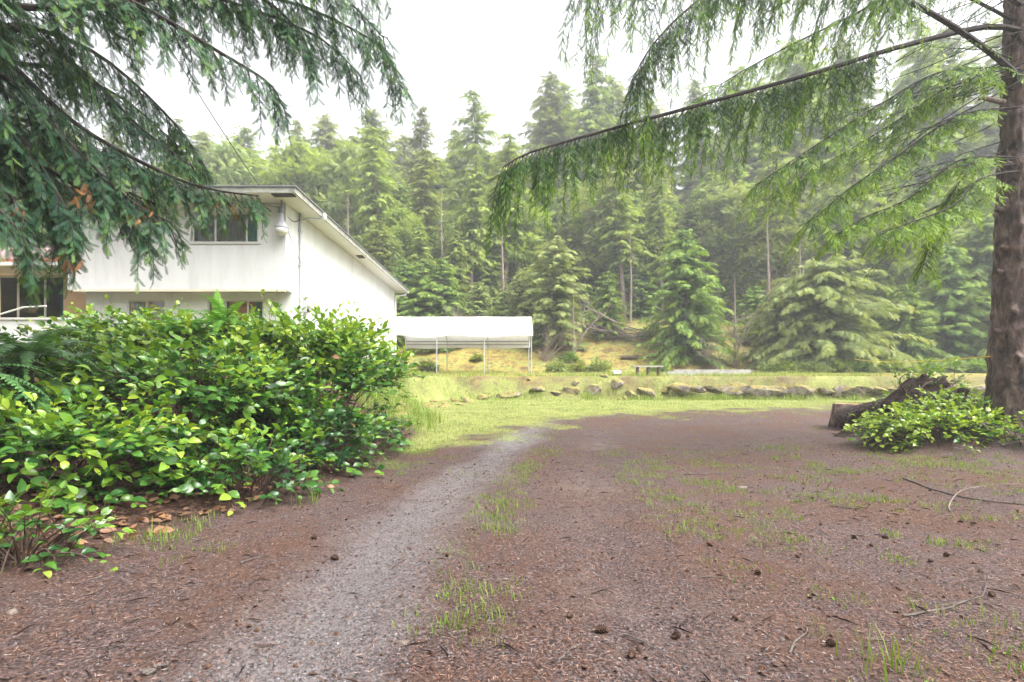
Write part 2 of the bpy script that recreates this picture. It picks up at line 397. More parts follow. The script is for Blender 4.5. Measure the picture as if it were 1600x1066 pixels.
def groundmat():
    m, nt, out = newmat('needle_strewn_ground'); L = nt.links
    tc = N(nt, 'ShaderNodeTexCoord'); co = tc.outputs['Object']
    at = {k: N(nt, 'ShaderNodeAttribute', attribute_name=k).outputs['Fac'] for k in ('wet', 'green', 'moss', 'litter')}
    fine = noise_(nt, 55, 6, .75, co); mid = noise_(nt, 7, 5, .6, co); big = noise_(nt, .9, 4, .6, co); vf = noise_(nt, 160, 3, .7, co)
    earth = ramp(nt, fine, [(.37, (.010, .0075, .007)), (.46, (.054, .037, .036)), (.56, (.128, .088, .083)), (.67, (.27, .21, .205))])
    rust = ramp(nt, vf, [(.36, (.02, .01, .007)), (.52, (.10, .048, .03)), (.66, (.22, .12, .075))])
    grav = ramp(nt, fine, [(.36, (.018, .014, .015)), (.48, (.105, .088, .092)), (.62, (.26, .228, .235))])
    rf = math_(nt, 'MULTIPLY', math_(nt, 'SUBTRACT', math_(nt, 'ADD', math_(nt, 'MULTIPLY', mid, .6), math_(nt, 'MULTIPLY', big, .7)), .58), 5, True)
    col = mixc(nt, math_(nt, 'MULTIPLY', rf, .75), earth, rust)
    wm = math_(nt, 'MULTIPLY', math_(nt, 'MULTIPLY', math_(nt, 'SUBTRACT', math_(nt, 'ADD', at['wet'], math_(nt, 'MULTIPLY', math_(nt, 'ADD', mid, big), .75)), .95), 1.5), .85, True)
    col = mixc(nt, wm, col, grav)
    lit = ramp(nt, noise_(nt, 22, 6, .7, co), [(.36, (.012, .008, .006)), (.5, (.055, .03, .022)), (.68, (.16, .09, .065))])  # brown leaf litter, its colour darkened to deepen the shade under the shrubs
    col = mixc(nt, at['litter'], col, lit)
    gr = ramp(nt, math_(nt, 'ADD', math_(nt, 'MULTIPLY', noise_(nt, 14, 6, .75, co), .6), math_(nt, 'MULTIPLY', noise_(nt, 1.6, 5, .65, co), .4)), [(.38, (.11, .10, .045)), (.46, (.175, .19, .055)), (.53, (.235, .26, .07)), (.62, (.31, .285, .12))])
    gf = math_(nt, 'MULTIPLY', math_(nt, 'SUBTRACT', math_(nt, 'ADD', at['green'], math_(nt, 'MULTIPLY', math_(nt, 'ADD', math_(nt, 'MULTIPLY', fine, .4), math_(nt, 'MULTIPLY', mid, .6)), .8)), .95), 2.2, True)
    col = mixc(nt, gf, col, gr)
    ms = ramp(nt, noise_(nt, 1.1, 8, .75, co), [(.38, (.11, .08, .04)), (.44, (.25, .175, .05)), (.5, (.32, .265, .065)), (.55, (.26, .27, .07)), (.61, (.16, .20, .055))])
    ms = mixc(nt, math_(nt, 'MULTIPLY', math_(nt, 'SUBTRACT', noise_(nt, 4, 6, .75, co), .5), 8, True), ms, (.12, .08, .045))
    col = mixc(nt, at['moss'], col, ms)
    p = N(nt, 'ShaderNodeBsdfPrincipled'); L.new(col, p.inputs['Base Color'])
    r = math_(nt, 'SUBTRACT', .75, math_(nt, 'MULTIPLY', math_(nt, 'MULTIPLY', wm, math_(nt, 'SUBTRACT', 1, gf)), math_(nt, 'MULTIPLY', math_(nt, 'ADD', .1, big), math_(nt, 'ADD', .3, math_(nt, 'MULTIPLY', fine, .8)))))
    L.new(r, p.inputs['Roughness']); L.new(math_(nt, 'ADD', .16, math_(nt, 'MULTIPLY', wm, .85)), p.inputs['Specular IOR Level'])
    b = N(nt, 'ShaderNodeBump'); b.inputs['Strength'].default_value = .7; b.inputs['Distance'].default_value = .015
    L.new(math_(nt, 'ADD', fine, math_(nt, 'MULTIPLY', vf, .6)), b.inputs['Height']); L.new(b.outputs[0], p.inputs['Normal'])
    L.new(p.outputs[0], out.inputs[0]); return m
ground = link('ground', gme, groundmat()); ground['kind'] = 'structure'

# ------------------------------------------------------------------ the house
HX, HY0, HY1 = -6.85, 15.5, 29.9        # right wall, upper front wall, back wall
ZO, ZS = 4.16, 6.77                     # underside of the overhang, soffit
HL = -13.27                             # left end of the upper block
house = thing('house', 'white stucco flat roofed house with overhanging upper storey behind the salal', 'house', (HX, HY0, 1.6))
def hp(name, boxes, mat, parent=house, smooth=False):
    mb = MB()
    for a, b in boxes: mb.box(a, b)
    return part(name, mb, M[mat], parent, smooth)

def wall_y(x0, x1, z0, z1, y, t, holes):
    """front wall with window holes, as boxes"""
    bx = []; xs = x0
    for (a, b, c, d) in sorted(holes):
        bx.append(((xs, y, z0), (a, y + t, z1)))
        if c > z0: bx.append(((a, y, z0), (b, y + t, c)))
        if d < z1: bx.append(((a, y, d), (b, y + t, z1)))
        xs = b
    bx.append(((xs, y, z0), (x1, y + t, z1))); return bx

UW = [(-9.7, -7.68, 5.58, 6.5)]
LWY = 15.95
LW = [(-12.0, -10.80, 2.85, 3.93), (-9.5, -7.74, 2.85, 3.93)]
hp('upper_front_wall', wall_y(HL, HX - .2, ZO, ZS, HY0, .2, UW), 'stucco')
hp('lower_front_wall', wall_y(HL + .35, HX - .2, 1.2, ZO, LWY, .2, LW), 'stucco')
hp('overhang_soffit', [((HL, HY0 + .2, ZO + .03), (HX - .2, LWY + .2, ZO + .1))], 'soffit')
hp('overhang_drip_edge', [((HL, HY0 - .03, ZO - .06), (HX - .01, HY0 + .04, ZO + .02))], 'cream')
# right wall with one window
GW = (21.0, 23.5, 2.95, 3.93)
hp('side_wall', [((HX - .2, HY0, ZO), (HX, LWY, ZS)), ((HX - .2, LWY, 1.2), (HX, GW[0], ZS)), ((HX - .2, GW[0], 1.2), (HX, GW[1], GW[2])),
                 ((HX - .2, GW[0], GW[3]), (HX, GW[1], ZS)), ((HX - .2, GW[1], 1.2), (HX, HY1, ZS))], 'stucco')
hp('back_wall', [((HL, HY1 - .2, 1.2), (HX - .2, HY1, ZS))], 'stucco')
hp('left_wall', [((HL - .2, HY0, ZO), (HL, HY1, ZS)), ((HL, LWY, 1.2), (HL + .35, LWY + 1, ZO)), ((HL - .2, 18.2, 1.2), (HL, HY1, ZO))], 'stucco')
hp('room_floor', [((HL, LWY + .2, ZO + .1), (HX - .2, HY1 - .2, ZO + .3))], 'room')
hp('room_back', [((HL, 19.5, 1.2), (HX - .2, 19.7, ZS))], 'room')
# foundation siding boards at the far foot
for k in range(4):
    z = 2.66 - k * .2
    hp('siding_board', [((HX, 24.6, z - .19), (HX + .05 + .006 * k, HY1 + .02, z))], 'greysiding')
# roof
ROX0, ROX1, ROY0, ROY1 = HL - .6, HX + .66, 14.6, 30.6
roof = hp('roof', [((ROX0 + .04, ROY0 + .04, ZS + .02), (ROX1 - .04, ROY1 - .04, ZS + .14))], 'soffit')
hp('fascia', [((ROX0, ROY0, ZS - .01), (ROX1, ROY0 + .04, ZS + .15))], 'roofedge', roof)
hp('fascia', [((ROX1 - .04, ROY0 + .04, ZS - .015), (ROX1, ROY1 - .04, ZS + .145))], 'roofedge', roof)
hp('fascia', [((ROX0, ROY1 - .04, ZS - .015), (ROX1, ROY1, ZS + .145))], 'roofedge', roof)
hp('roof_edging', [((ROX0 - .03, ROY0 - .04, ZS + .152), (ROX1 + .04, ROY0 + .25, ZS + .185)), ((ROX1 - .25, ROY0 + .25, ZS + .148), (ROX1 + .04, ROY1, ZS + .181))], 'steel_dark', roof)
hp('roofing_felt', [((ROX0 + .2, ROY0 + .25, ZS + .14), (ROX1 - .25, ROY1 - .1, ZS + .17))], 'greysiding', roof)
hp('soffit_vent', [((ROX1 - .42, 21.7, ZS - .012), (ROX1 - .15, 22.15, ZS + .03))], 'dark', roof)
hp('soffit_vent', [((ROX1 - .75, ROY0 + .14, ZS - .012), (ROX1 - .12, ROY0 + .36, ZS + .03))], 'dark', roof)
mb = MB(); mb.tube([(ROX1 - .1, ROY1 - .25, ZS - .02), (ROX1 - .1, ROY1 - .3, ZS - .14), (HX + .06, HY1 - .03, ZS - .3), (HX + .06, HY1 - .03, 4.5), (HX + .06, HY1 - .03, 2.1)], .045, 8)
part('downspout', mb, M['trim'], house)
mb = MB(); mb.tube([(ROX0, ROY1 + .05, ZS + .12), (ROX1, ROY1 + .05, ZS + .1)], .065, 8); part('gutter', mb, M['trim'], roof)

def window_y(x0, x1, z0, z1, y, mull, curtains, depth=.09):
    w = hp('window', [((x0, y + .03, z0), (x0 + .05, y + depth, z1)), ((x1 - .05, y + .03, z0), (x1, y + depth, z1)), ((x0 + .05, y + .03, z1 - .05), (x1 - .05, y + depth, z1)),
                      ((x0 + .05, y + .03, z0), (x1 - .05, y + depth, z0 + .05))] + [((m - .025, y + .035, z0 + .05), (m + .025, y + depth - .01, z1 - .05)) for m in mull], 'frame')
    ed = [x0 + .05] + [v for m in mull for v in (m - .025, m + .025)] + [x1 - .05]
    for a, b in zip(ed[::2], ed[1::2]): hp('pane', [((a, y + .055, z0 + .05), (b, y + .062, z1 - .05))], 'glass', w)
    hp('sill', [((x0 - .05, y - .035, z0 - .045), (x1 + .05, y + .03, z0 - .002))], 'frame', w)
    for (a, b, m) in curtains:
        mb = MB(); n = max(8, int((b - a) / .025)); xs = np.linspace(a, b, n); ys = y + .27 + .03 * np.sin(np.arange(n) * 1.1) + .008 * np.sin(np.arange(n) * 2.7)
        V = np.vstack([np.stack([xs, ys, np.full(n, z0 - .05)], -1), np.stack([xs, ys, np.full(n, z1 + .1)], -1)]); i = np.arange(n - 1)
        mb.add(V, np.concatenate([np.stack([i, i + 1, i + n + 1], -1), np.stack([i, i + n + 1, i + n], -1)])); part('curtain', mb, M[m], w, True)
    return w
window_y(*UW[0], HY0, [-9.0, -8.05], [(-9.68, -8.2, 'curtain_tan'), (-8.12, -7.7, 'rope_curtain_teal')])
window_y(*LW[0], LWY, [-11.4], [(-12.0, -11.6, 'curtain_tan')])
window_y(*LW[1], LWY, [-8.95, -8.25], [(-9.48, -8.98, 'rope_curtain_teal'), (-8.12, -7.75, 'rope_curtain_teal')])
gw = hp('window', [((HX - .1, GW[0], GW[2]), (HX + .02, GW[0] + .06, GW[3])), ((HX - .1, GW[1] - .06, GW[2]), (HX + .02, GW[1], GW[3])),
                   ((HX - .1, GW[0] + .06, GW[3] - .06), (HX + .02, GW[1] - .06, GW[3])), ((HX - .1, GW[0] + .06, GW[2]), (HX + .02, GW[1] - .06, GW[2] + .06)),
                   ((HX - .09, 22.22, GW[2] + .06), (HX + .01, 22.28, GW[3] - .06))], 'steel_dark')
for a, b in ((GW[0] + .06, 22.22), (22.28, GW[1] - .06)): hp('pane', [((HX - .05, a, GW[2] + .06), (HX - .042, b, GW[3] - .06))], 'glass', gw)
hp('curtain', [((HX - .24, GW[0] + .06, GW[2]), (HX - .22, GW[1] - .06, GW[3]))], 'curtain_tan', gw)
# electric service on the side wall
mb = MB(); mb.tube([(HX + .05, 16.45, ZS + .02), (HX + .05, 16.45, 4.2), (HX + .05, 16.45, 1.6)], .04, 8)
for z in (6.2, 5.1, 3.6): mb.box((HX - .01, 16.38, z), (HX + .1, 16.52, z + .04))
cond = part('conduit', mb, M['steel'], house)
mb = MB(); mb.tube([(HX + .07, 16.45, 6.58), (HX + .3, 16.52, 6.66), (ROX1 - .08, 16.68, 6.7), (ROX1 + .06, 16.72, 6.74)], .028, 6); part('conduit_arm', mb, M['steel'], cond)
mb = MB(); mb.tube([(ROX1 + .06, 16.72, 6.68), (ROX1 + .07, 16.72, 6.78), (ROX1 + .06, 16.72, 6.88)], [.05, .075, .04], 8); part('insulator', mb, M['trim'], cond)
mt = hp('meter_box', [((HX, 16.75, 3.66), (HX + .12, 17.05, 4.17))], 'steel')
mb = MB(); a = np.linspace(0, .1, 4); mb.tube([(HX + .12 + t, 16.9, 3.92) for t in a], [.1, .1, .095, .06], 14); part('meter_dial', mb, M['lampglass'], mt)
hp('meter_cover', [((HX + .12, 16.79, 3.68), (HX + .135, 17.01, 3.78))], 'dark', mt)

# ---- left wing of the house: shingled roof, big windows
WY, WX0, WX1 = 16.6, -19.5, -13.5
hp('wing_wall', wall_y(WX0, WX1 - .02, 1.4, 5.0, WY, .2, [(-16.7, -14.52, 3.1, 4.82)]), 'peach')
hp('wing_beam', [((WX0, WY - .25, 4.83), (WX1, WY - .02, 5.02))], 'cream')
hp('wing_gutter', [((WX0, 15.48, 4.9), (WX1, 15.6, 5.0))], 'trim')
hp('wing_soffit', [((WX0, 15.6, 5.02), (WX1, WY + .2, 5.05))], 'cream')
hp('wing_room', [((WX0, 19.2, 2.4), (WX1, 19.3, 5.0)), ((WX0, WY + .2, 2.5), (WX1, 19.2, 2.6)), ((WX0, WY + .2, 4.96), (WX1, 19.2, 5.01))], 'room')
ww = window_y(-16.7, -14.52, 3.1, 4.82, WY, [-16.06, -15.18], [(-15.1, -14.6, 'rope_curtain_teal')])
wr = None
sl = math.radians(24)
mbs = MB()
mbs.add([(WX0, 15.6, 5.06), (WX1, 15.6, 5.06), (WX1, 22, 5.06 + 6.4 * math.tan(sl)), (WX0, 22, 5.06 + 6.4 * math.tan(sl)),
         (WX0, 15.6, 5.02), (WX1, 15.6, 5.02), (WX1, 22, 5.0 + 6.4 * math.tan(sl)), (WX0, 22, 5.0 + 6.4 * math.tan(sl))],
        [(0, 1, 2), (0, 2, 3), (4, 6, 5), (4, 7, 6), (0, 4, 5), (0, 5, 1), (1, 5, 6), (1, 6, 2), (3, 2, 6), (3, 6, 7), (0, 3, 7), (0, 7, 4)])
wr = part('wing_roof', mbs, M['dark'], house)
smesh = None
rs = random.Random(3)
for r in range(12):                                     # shingles one by one, lower courses
    for c in range(22):
        x = WX1 - .06 - .26 * c - (.13 if r % 2 else 0); y = 15.55 + r * .17; z = 5.08 + (y - 15.6) * math.tan(sl)
        if x - .25 < WX0: continue
        if smesh is None:
            b = MB(); b.box((-.125, 0, 0), (.125, .3, .018)); smesh = b.mesh('shingle'); smesh.materials.append(M['shingle'])
        o = link('shingle', smesh, None, wr); o.location = (x - .125 - HX, y - HY0, z - 1.6 + rs.uniform(0, .006)); o.rotation_euler = (sl - .045, 0, 0)
hp('roof_flashing', [((WX0, 15.5, 5.01), (WX1, 15.56, 5.10))], 'redtrim', wr)
lamp = thing('table_lamp', 'lit orange table lamp glowing behind the wing window', 'lamp', (-16.35, 17.5, 2.6))
mb = MB(); mb.tube([(-16.35, 17.5, 3.0), (-16.35, 17.5, 3.05), (-16.35, 17.5, 3.2), (-16.35, 17.5, 3.45)], [.1, .09, .05, .02], 12); mb.tube([(-16.35, 17.5, 2.6), (-16.35, 17.5, 3.0)], .2, 10); part('lamp_base', mb, M['dark'], lamp)
mb = MB(); mb.tube([(-16.35, 17.5, 3.4), (-16.35, 17.5, 3.75)], [.24, .13], 16, False); part('lamp_shade', mb, M['shade'], lamp)
def bulb(name, loc, e, par):
    d = bpy.data.lights.new(name, 'POINT'); d.energy = e; d.color = (1, .55, .25); d.shadow_soft_size = .12; o = bpy.data.objects.new(name, d); C.objects.link(o); o.parent = par; o.location = Vector(loc) - par.location
bulb('lamp_bulb', (-16.35, 17.5, 3.85), 60, lamp)
ceil = thing('ceiling_lamp', 'lit orange ceiling lamp behind the lower storey windows', 'lamp', (-10.6, 17.6, 3.95))
mb = MB(); mb.tube([(-10.6, 17.6, 4.27), (-10.6, 17.6, 4.0)], .02, 6); part('lamp_cord', mb, M['dark'], ceil)
mb = MB(); mb.tube([(-10.6, 17.6, 4.02), (-10.6, 17.6, 3.8)], [.08, .22], 16, False); part('lamp_shade', mb, M['shade'], ceil)
bulb('lamp_bulb', (-10.6, 17.6, 3.68), 14, ceil)

gwall = thing('garden_wall', 'low white rendered wall below the wing windows', 'wall', (-15.6, 14.5, 1.0))
hp('wall_body', [((-19.5, 14.5, .6), (-12.5, 14.68, 3.12))], 'stucco', gwall); hp('wall_cap', [((-19.5, 14.46, 3.122), (-12.46, 14.72, 3.18))], 'trim', gwall)
hr = MB(); hr.tube([(-14.6, 14.4, 3.2), (-13.7, 14.35, 3.45), (-13.0, 14.3, 3.48)], .022, 6); hr.tube([(-14.6, 14.5, 3.0), (-14.6, 14.4, 3.2)], .022, 6); part('handrail', hr, M['trim'], gwall)

yl = thing('yard_lamp', 'bell shaped grey yard lamp hanging at the upper house corner', 'lamp', (HX - .03, 15.28, 6.2))
mb = MB(); mb.tube([(HX - .03, 15.28, 6.79), (HX - .03, 15.28, 6.5)], .03, 8); mb.tube([(HX - .03, 15.3, 6.62), (HX - .03, HY0 + .05, 6.6)], .03, 6); mb.tube([(HX - .03, 15.28, 6.6), (HX - .03, 15.28, 6.42)], [.08, .1], 10); part('bracket', mb, M['steel_dark'], yl)
mb = MB(); mb.tube([(HX - .03, 15.28, z) for z in (6.44, 6.36, 6.2, 6.08, 5.98, 5.95)], [.05, .07, .075, .14, .19, .195], 20); part('lamp_housing', mb, M['steel'], yl, True)
mb = MB(); mb.tube([(HX - .03, 15.28, z) for z in (5.95, 5.84, 5.78, 5.74)], [.185, .18, .14, .05], 20); part('lamp_refractor', mb, M['lampglass'], yl, True)

def sag(a, b, s, n=16):
    t = np.linspace(0, 1, n)[:, None]; p = np.asarray(a) * (1 - t) + np.asarray(b) * t; p[:, 2] -= (4 * t * (1 - t) * s)[:, 0]; return p
mb = MB(); mb.tube(sag(P(150, -120, 11), (-7.2, 14.63, ZS + .16), .15), .012, 5)
tag(link('power_line', mb.mesh('power_line'), M['wire']), 'thin black power line running down to the roof front edge', 'cable')
mb = MB(); mb.tube(sag((-12.5, 14.3, 8.6), (HX - .03, 15.3, 6.55), .25), .008, 4); mb.tube(sag((HX - .03, 15.3, 6.6), (HX + .05, 16.45, 6.6), .22), .012, 4); mb.tube(sag((HX + .05, 15.4, 6.1), (HX + .07, 16.42, 5.2), .05), .007, 4)
tag(link('lamp_cable', mb.mesh('lamp_cable'), M['wire']), 'looping cable between the yard lamp and the wall conduit', 'cable')

# ------------------------------------------------------------------ carport tent
CX0, CX1, CY0, CY1 = -6.0, .98, 25.0, 29.0
cz = float(H(-2.5, 25))
tent = thing('carport_tent', 'white tarp carport tent on thin steel posts', 'tent', (-2.5, 27, cz))
EZ, RZ = 3.86, 4.9
nx_, ny_ = 41, 17
xs = np.linspace(CX0 - .05, CX1 + .05, nx_); V = []
prof = [(CY0 - .04, 3.66, 0), (CY0 - .05, 3.76, .2), (CY0 - .02, EZ, .5), (CY0 + .5, EZ + .27, 1), (CY0 + 1.0, EZ + .53, 1), (CY0 + 1.5, EZ + .79, 1), (27, RZ, .3), (27.5, EZ + .79, 1), (28, EZ + .53, 1), (28.5, EZ + .26, 1), (CY1 + .02, EZ, .4), (CY1 + .05, 3.6, .1), (CY1 + .04, 3.38, 0)]
rt = np.random.default_rng(11)
for j, (y, z, s) in enumerate(prof):
    sg = .045 * s * np.abs(np.sin((xs - CX0) / (CX1 - CX0) * math.pi * 3)) + .015 * (fbm(xs * 1.5, xs * 0 + j * 1.7, 71) - .5)
    hem = (.05 * np.sin(xs * 2.1 + 1) + .10 * (fbm(xs * 1.1, xs * 0, 77) - .5)) if j == 0 else (.03 * np.sin(xs * 1.7) if j == len(prof) - 1 else 0)
    yy = y + (.05 * (fbm(xs * 2.2, xs * 0 + 3, 79) - .5) if j < 2 else 0)
    V.append(np.stack([xs, np.broadcast_to(yy, xs.shape), z - sg + hem], -1))
V = np.concatenate(V); J = np.arange(len(V)).reshape(len(prof), nx_)
T = np.concatenate([np.stack([J[:-1, :-1].ravel(), J[:-1, 1:].ravel(), J[1:, 1:].ravel()], -1), np.stack([J[:-1, :-1].ravel(), J[1:, 1:].ravel(), J[1:, :-1].ravel()], -1)])
mb = MB(); mb.add(V, T); cover = part('cover', mb, M['tarp'], tent, True)
for x0 in (CX0 + .03, -3.68, -1.36, CX1 - .03):
    for y in (CY0, CY1):
        g = float(H(x0, y)); mb = MB(); mb.tube([(x0, y, g - .1), (x0, y, EZ - .04)], .023, 8); post = part('post', mb, M['steel'], tent)
        mb = MB(); mb.box((x0 - .1, y - .1, g - .03), (x0 + .1, y + .1, g + .02)); part('foot_plate', mb, M['steel_dark'], post)
    mb = MB(); mb.tube([(x0, CY0, EZ - .06), (x0, 27, RZ - .07)], .026, 6); part('rafter', mb, M['steel'], tent)
    mb = MB(); mb.tube([(x0, CY1, EZ - .06), (x0, 27, RZ - .07)], .026, 6); part('rafter', mb, M['steel'], tent)
for y, z in ((CY0, EZ - .06), (27, RZ - .07), (CY1, EZ - .1), (CY1 - .02, EZ - .28)):
    mb = MB(); mb.tube([(CX0 + .03, y, z), (CX1 - .03, y, z)], .024, 6); part('rail', mb, M['steel_dark'], tent)

# ------------------------------------------------------------------ rocks
def ico(sub):
    import bmesh
    bm = bmesh.new(); bmesh.ops.create_icosphere(bm, subdivisions=sub, radius=1); bm.verts.ensure_lookup_table()
    V = np.array([v.co[:] for v in bm.verts]); T = np.array([[v.index for v in f.verts] for f in bm.faces]); bm.free(); return V, T
IV, IT = ico(2)
def rock(rng, s, cuts=15, flat=1.0):
    V = IV.copy()
    for _ in range(cuts):
        n = unit(rng.normal(size=3)); d = rng.uniform(.35, .8); e = np.maximum(0, V @ n - d); V -= e[:, None] * n[None] * .95
    V += .05 * np.stack([fbm(V[:, 0] * 3 + 5 + k * 7, V[:, 1] * 3 + V[:, 2] * 2, int(rng.integers(99))) - .5 for k in range(3)], -1)
    return V * np.array(s)
def rotz(V, a, tx=0, ty=0):
    Mx = np.array(Matrix.Rotation(a, 3, 'Z') @ Matrix.Rotation(tx, 3, 'X') @ Matrix.Rotation(ty, 3, 'Y')); return V @ Mx.T
rr = np.random.default_rng(5)
rwall = thing('rock_wall', 'low retaining wall of mossy boulders along the back of the lawn', 'rock wall', (5, 20.3, .8))
def stone(par, px, pyb, Y, w, h, dpt=.5, ax=0, ty=0, name='stone'):
    w *= 1.1; h *= 1.35; c = P(px, pyb, Y); z = float(H(c[0], Y))
    V = rotz(rock(rr, (w / 2, dpt / 2, h / 2)), ax, 0, ty) + np.array([c[0], Y, z - h * .02])
    o = link(name, npmesh(name, V - np.array(par.location), IT, None, False), M['rock'], par); return o
spots = [(1008, .9, .55, .2), (1040, .6, .5, .0), (1066, 1.3, .75, .2), (1092, .9, .6, .3), (1122, 1.7, .7, .1), (1150, 1.5, .75, -.05), (1185, 1.8, .8, .12), (1213, 1.3, .65, .1), (1240, 1.4, .7, .0), (1262, .8, .5, .2), (1290, 1.1, .5, .3),
         (1310, .8, .7, -.2), (1330, 1.0, .7, .4), (1352, .9, .5, .1), (1378, .9, .55, .2), (1405, .8, .5, 0), (1432, 1.0, .6, -.1), (1462, 1.0, .55, .1), (1495, 1.1, .6, 0), (1530, 1.2, .6, .1), (1570, 1.2, .6, 0), (1610, 1.2, .6, 0),
         (930, 1.0, .8, .1), (962, .7, .6, 0), (985, .6, .6, 0), (895, .9, .65, -.1), (870, .6, .5, 0), (842, .8, .55, 0), (800, 1.1, .6, .1), (757, .8, .55, 0)]
for px, w, h, a in spots:
    Y = 20.22 + rr.uniform(-.1, .12) if px > 1030 else 20.1 + rr.uniform(-.2, .2)
    h *= .88 if px > 1030 else .8; V = rotz(rock(rr, (w * .58, rr.uniform(.3, .45), h * .5)), rr.uniform(-.35, .35), 0, a); x = (px - 800) / F * Y
    z = (1.1 if px > 1030 else float(H(x, Y)) + .0) + rr.uniform(-.06, .06)
    link('stone', npmesh('stone', V + np.array([x, Y, z]) - np.array(rwall.location), IT, None, False), M['rock'], rwall)
for k in range(14):
    px = rr.uniform(760, 1600); Y = 20.3 + rr.normal(0, .35); stone(rwall, px, 610, Y, rr.uniform(.2, .6), rr.uniform(.15, .35), rr.uniform(.2, .5), rr.uniform(0, 3), rr.uniform(-.3, .3))
steps = thing('rock_steps', 'sloping mossy rock slabs beside the grassy steps left of the lawn', 'rock slabs', (-3, 18.4, .9))
for px, py, Y, w, h, a, t in [(716, 607, 18.6, 1.25, .3, -.5, .45), (735, 608, 18.5, .9, .26, -.4, .4), (700, 622, 17.6, .8, .2, .2, .2), (672, 633, 16.6, .75, .22, .1, .1), (694, 630, 16.5, .7, .22, .2, .1), (722, 624, 17.4, .9, .14, .1, 0), (655, 600, 18.9, .9, .14, 0, 0), (685, 603, 18.6, .9, .16, 0, .05)]:
    stone(steps, px, py + 2, Y, w, h, .55, a, t)
bankrock = thing('bank_rock', 'layered brown rock outcrop in the grassy bank beside the salal', 'rock outcrop', (-3.0, 15, 1))
for px, py, Y, w, h, a, t in [(640, 612, 14.6, 1.1, .35, -.6, .65), (632, 625, 13.8, 1.0, .3, -.5, .6), (650, 608, 15.3, .9, .26, -.5, .55), (628, 640, 13.0, .6, .3, 0, .5)]:
    stone(bankrock, px, py, Y, w, h, .5, a, t)

# bench plank, boards, block on the terrace
def onground(px, Y): x = (px - 800) / F * Y; return x, float(H(x, Y))
x, z = onground(1011, 22.4)
bn = thing('plank_bench', 'short white plank bench standing on the grass terrace', 'bench', (x, 22.4, z))
zt = CAM_H + (HOR - 574) / F * 22.4
hp('seat_plank', [((x - .66, 22.2, zt), (x + .66, 22.38, zt + .06))], 'board', bn); hp('seat_plank', [((x - .66, 22.4, zt + .004), (x + .66, 22.58, zt + .062))], 'board', bn)
for s in (-.42, .05, .5): hp('leg', [((x + s - .04, 22.25, z - .1), (x + s + .04, 22.55, zt - .002))], 'stick', bn)
for k, (px0, px1, py, Y) in enumerate([(1042, 1165, 583, 23.3), (1052, 1172, 580, 23.6)]):
    x0 = (px0 - 800) / F * Y; x1 = (px1 - 800) / F * Y; z = float(H((x0 + x1) / 2, Y)); zz = CAM_H + (HOR - py) / F * Y
    mb = MB(); mb.box((x0, Y - .07, min(z - .05, zz - .1)), (x1, Y + .07, zz + .07))
    tag(link('board', mb.mesh('board'), M['board']), ['long pale weathered board lying on the terrace grass, in front of its twin', 'long pale weathered board lying behind its twin on the terrace'][k], 'board', 'boards on the terrace')
x, z = onground(964, 21.9); mb = MB(); mb.tube([(x - .17, 21.9, z + .1), (x - .16, 21.9, z + .1), (x + .16, 21.9, z + .1), (x + .17, 21.9, z + .1)], [.12, .15, .15, .12], 4); 
tag(link('concrete_block', mb.mesh('concrete_block'), M['board']), 'small white block on the terrace edge near the bench', 'block')

# ------------------------------------------------------------------ forest
def spray_tmpl(pairs=5, wid=.075, ang=44, sagk=.3):
    V = []; T = []
    def tri(p, d, L, w):
        q = np.array([-d[1], d[0]]); n = len(V)
        for a in (p + q * w / 2, p - q * w / 2, p + d * L): V.append((a[0], a[1], -sagk * (a[0] ** 2 + .6 * a[1] ** 2)))
        T.append((n, n + 1, n + 2))
    for k in range(pairs):
        x = .08 + .8 * k / pairs
        for s in (-1, 1):
            an = math.radians(ang) * s; tri(np.array([x, 0]), np.array([math.cos(an), math.sin(an)]), .5 * (1 - .55 * x), wid * 1.5)
    tri(np.array([.0, 0]), np.array([1., 0]), 1.0, wid)
    return np.array(V), np.array(T)
SPV, SPT = spray_tmpl()

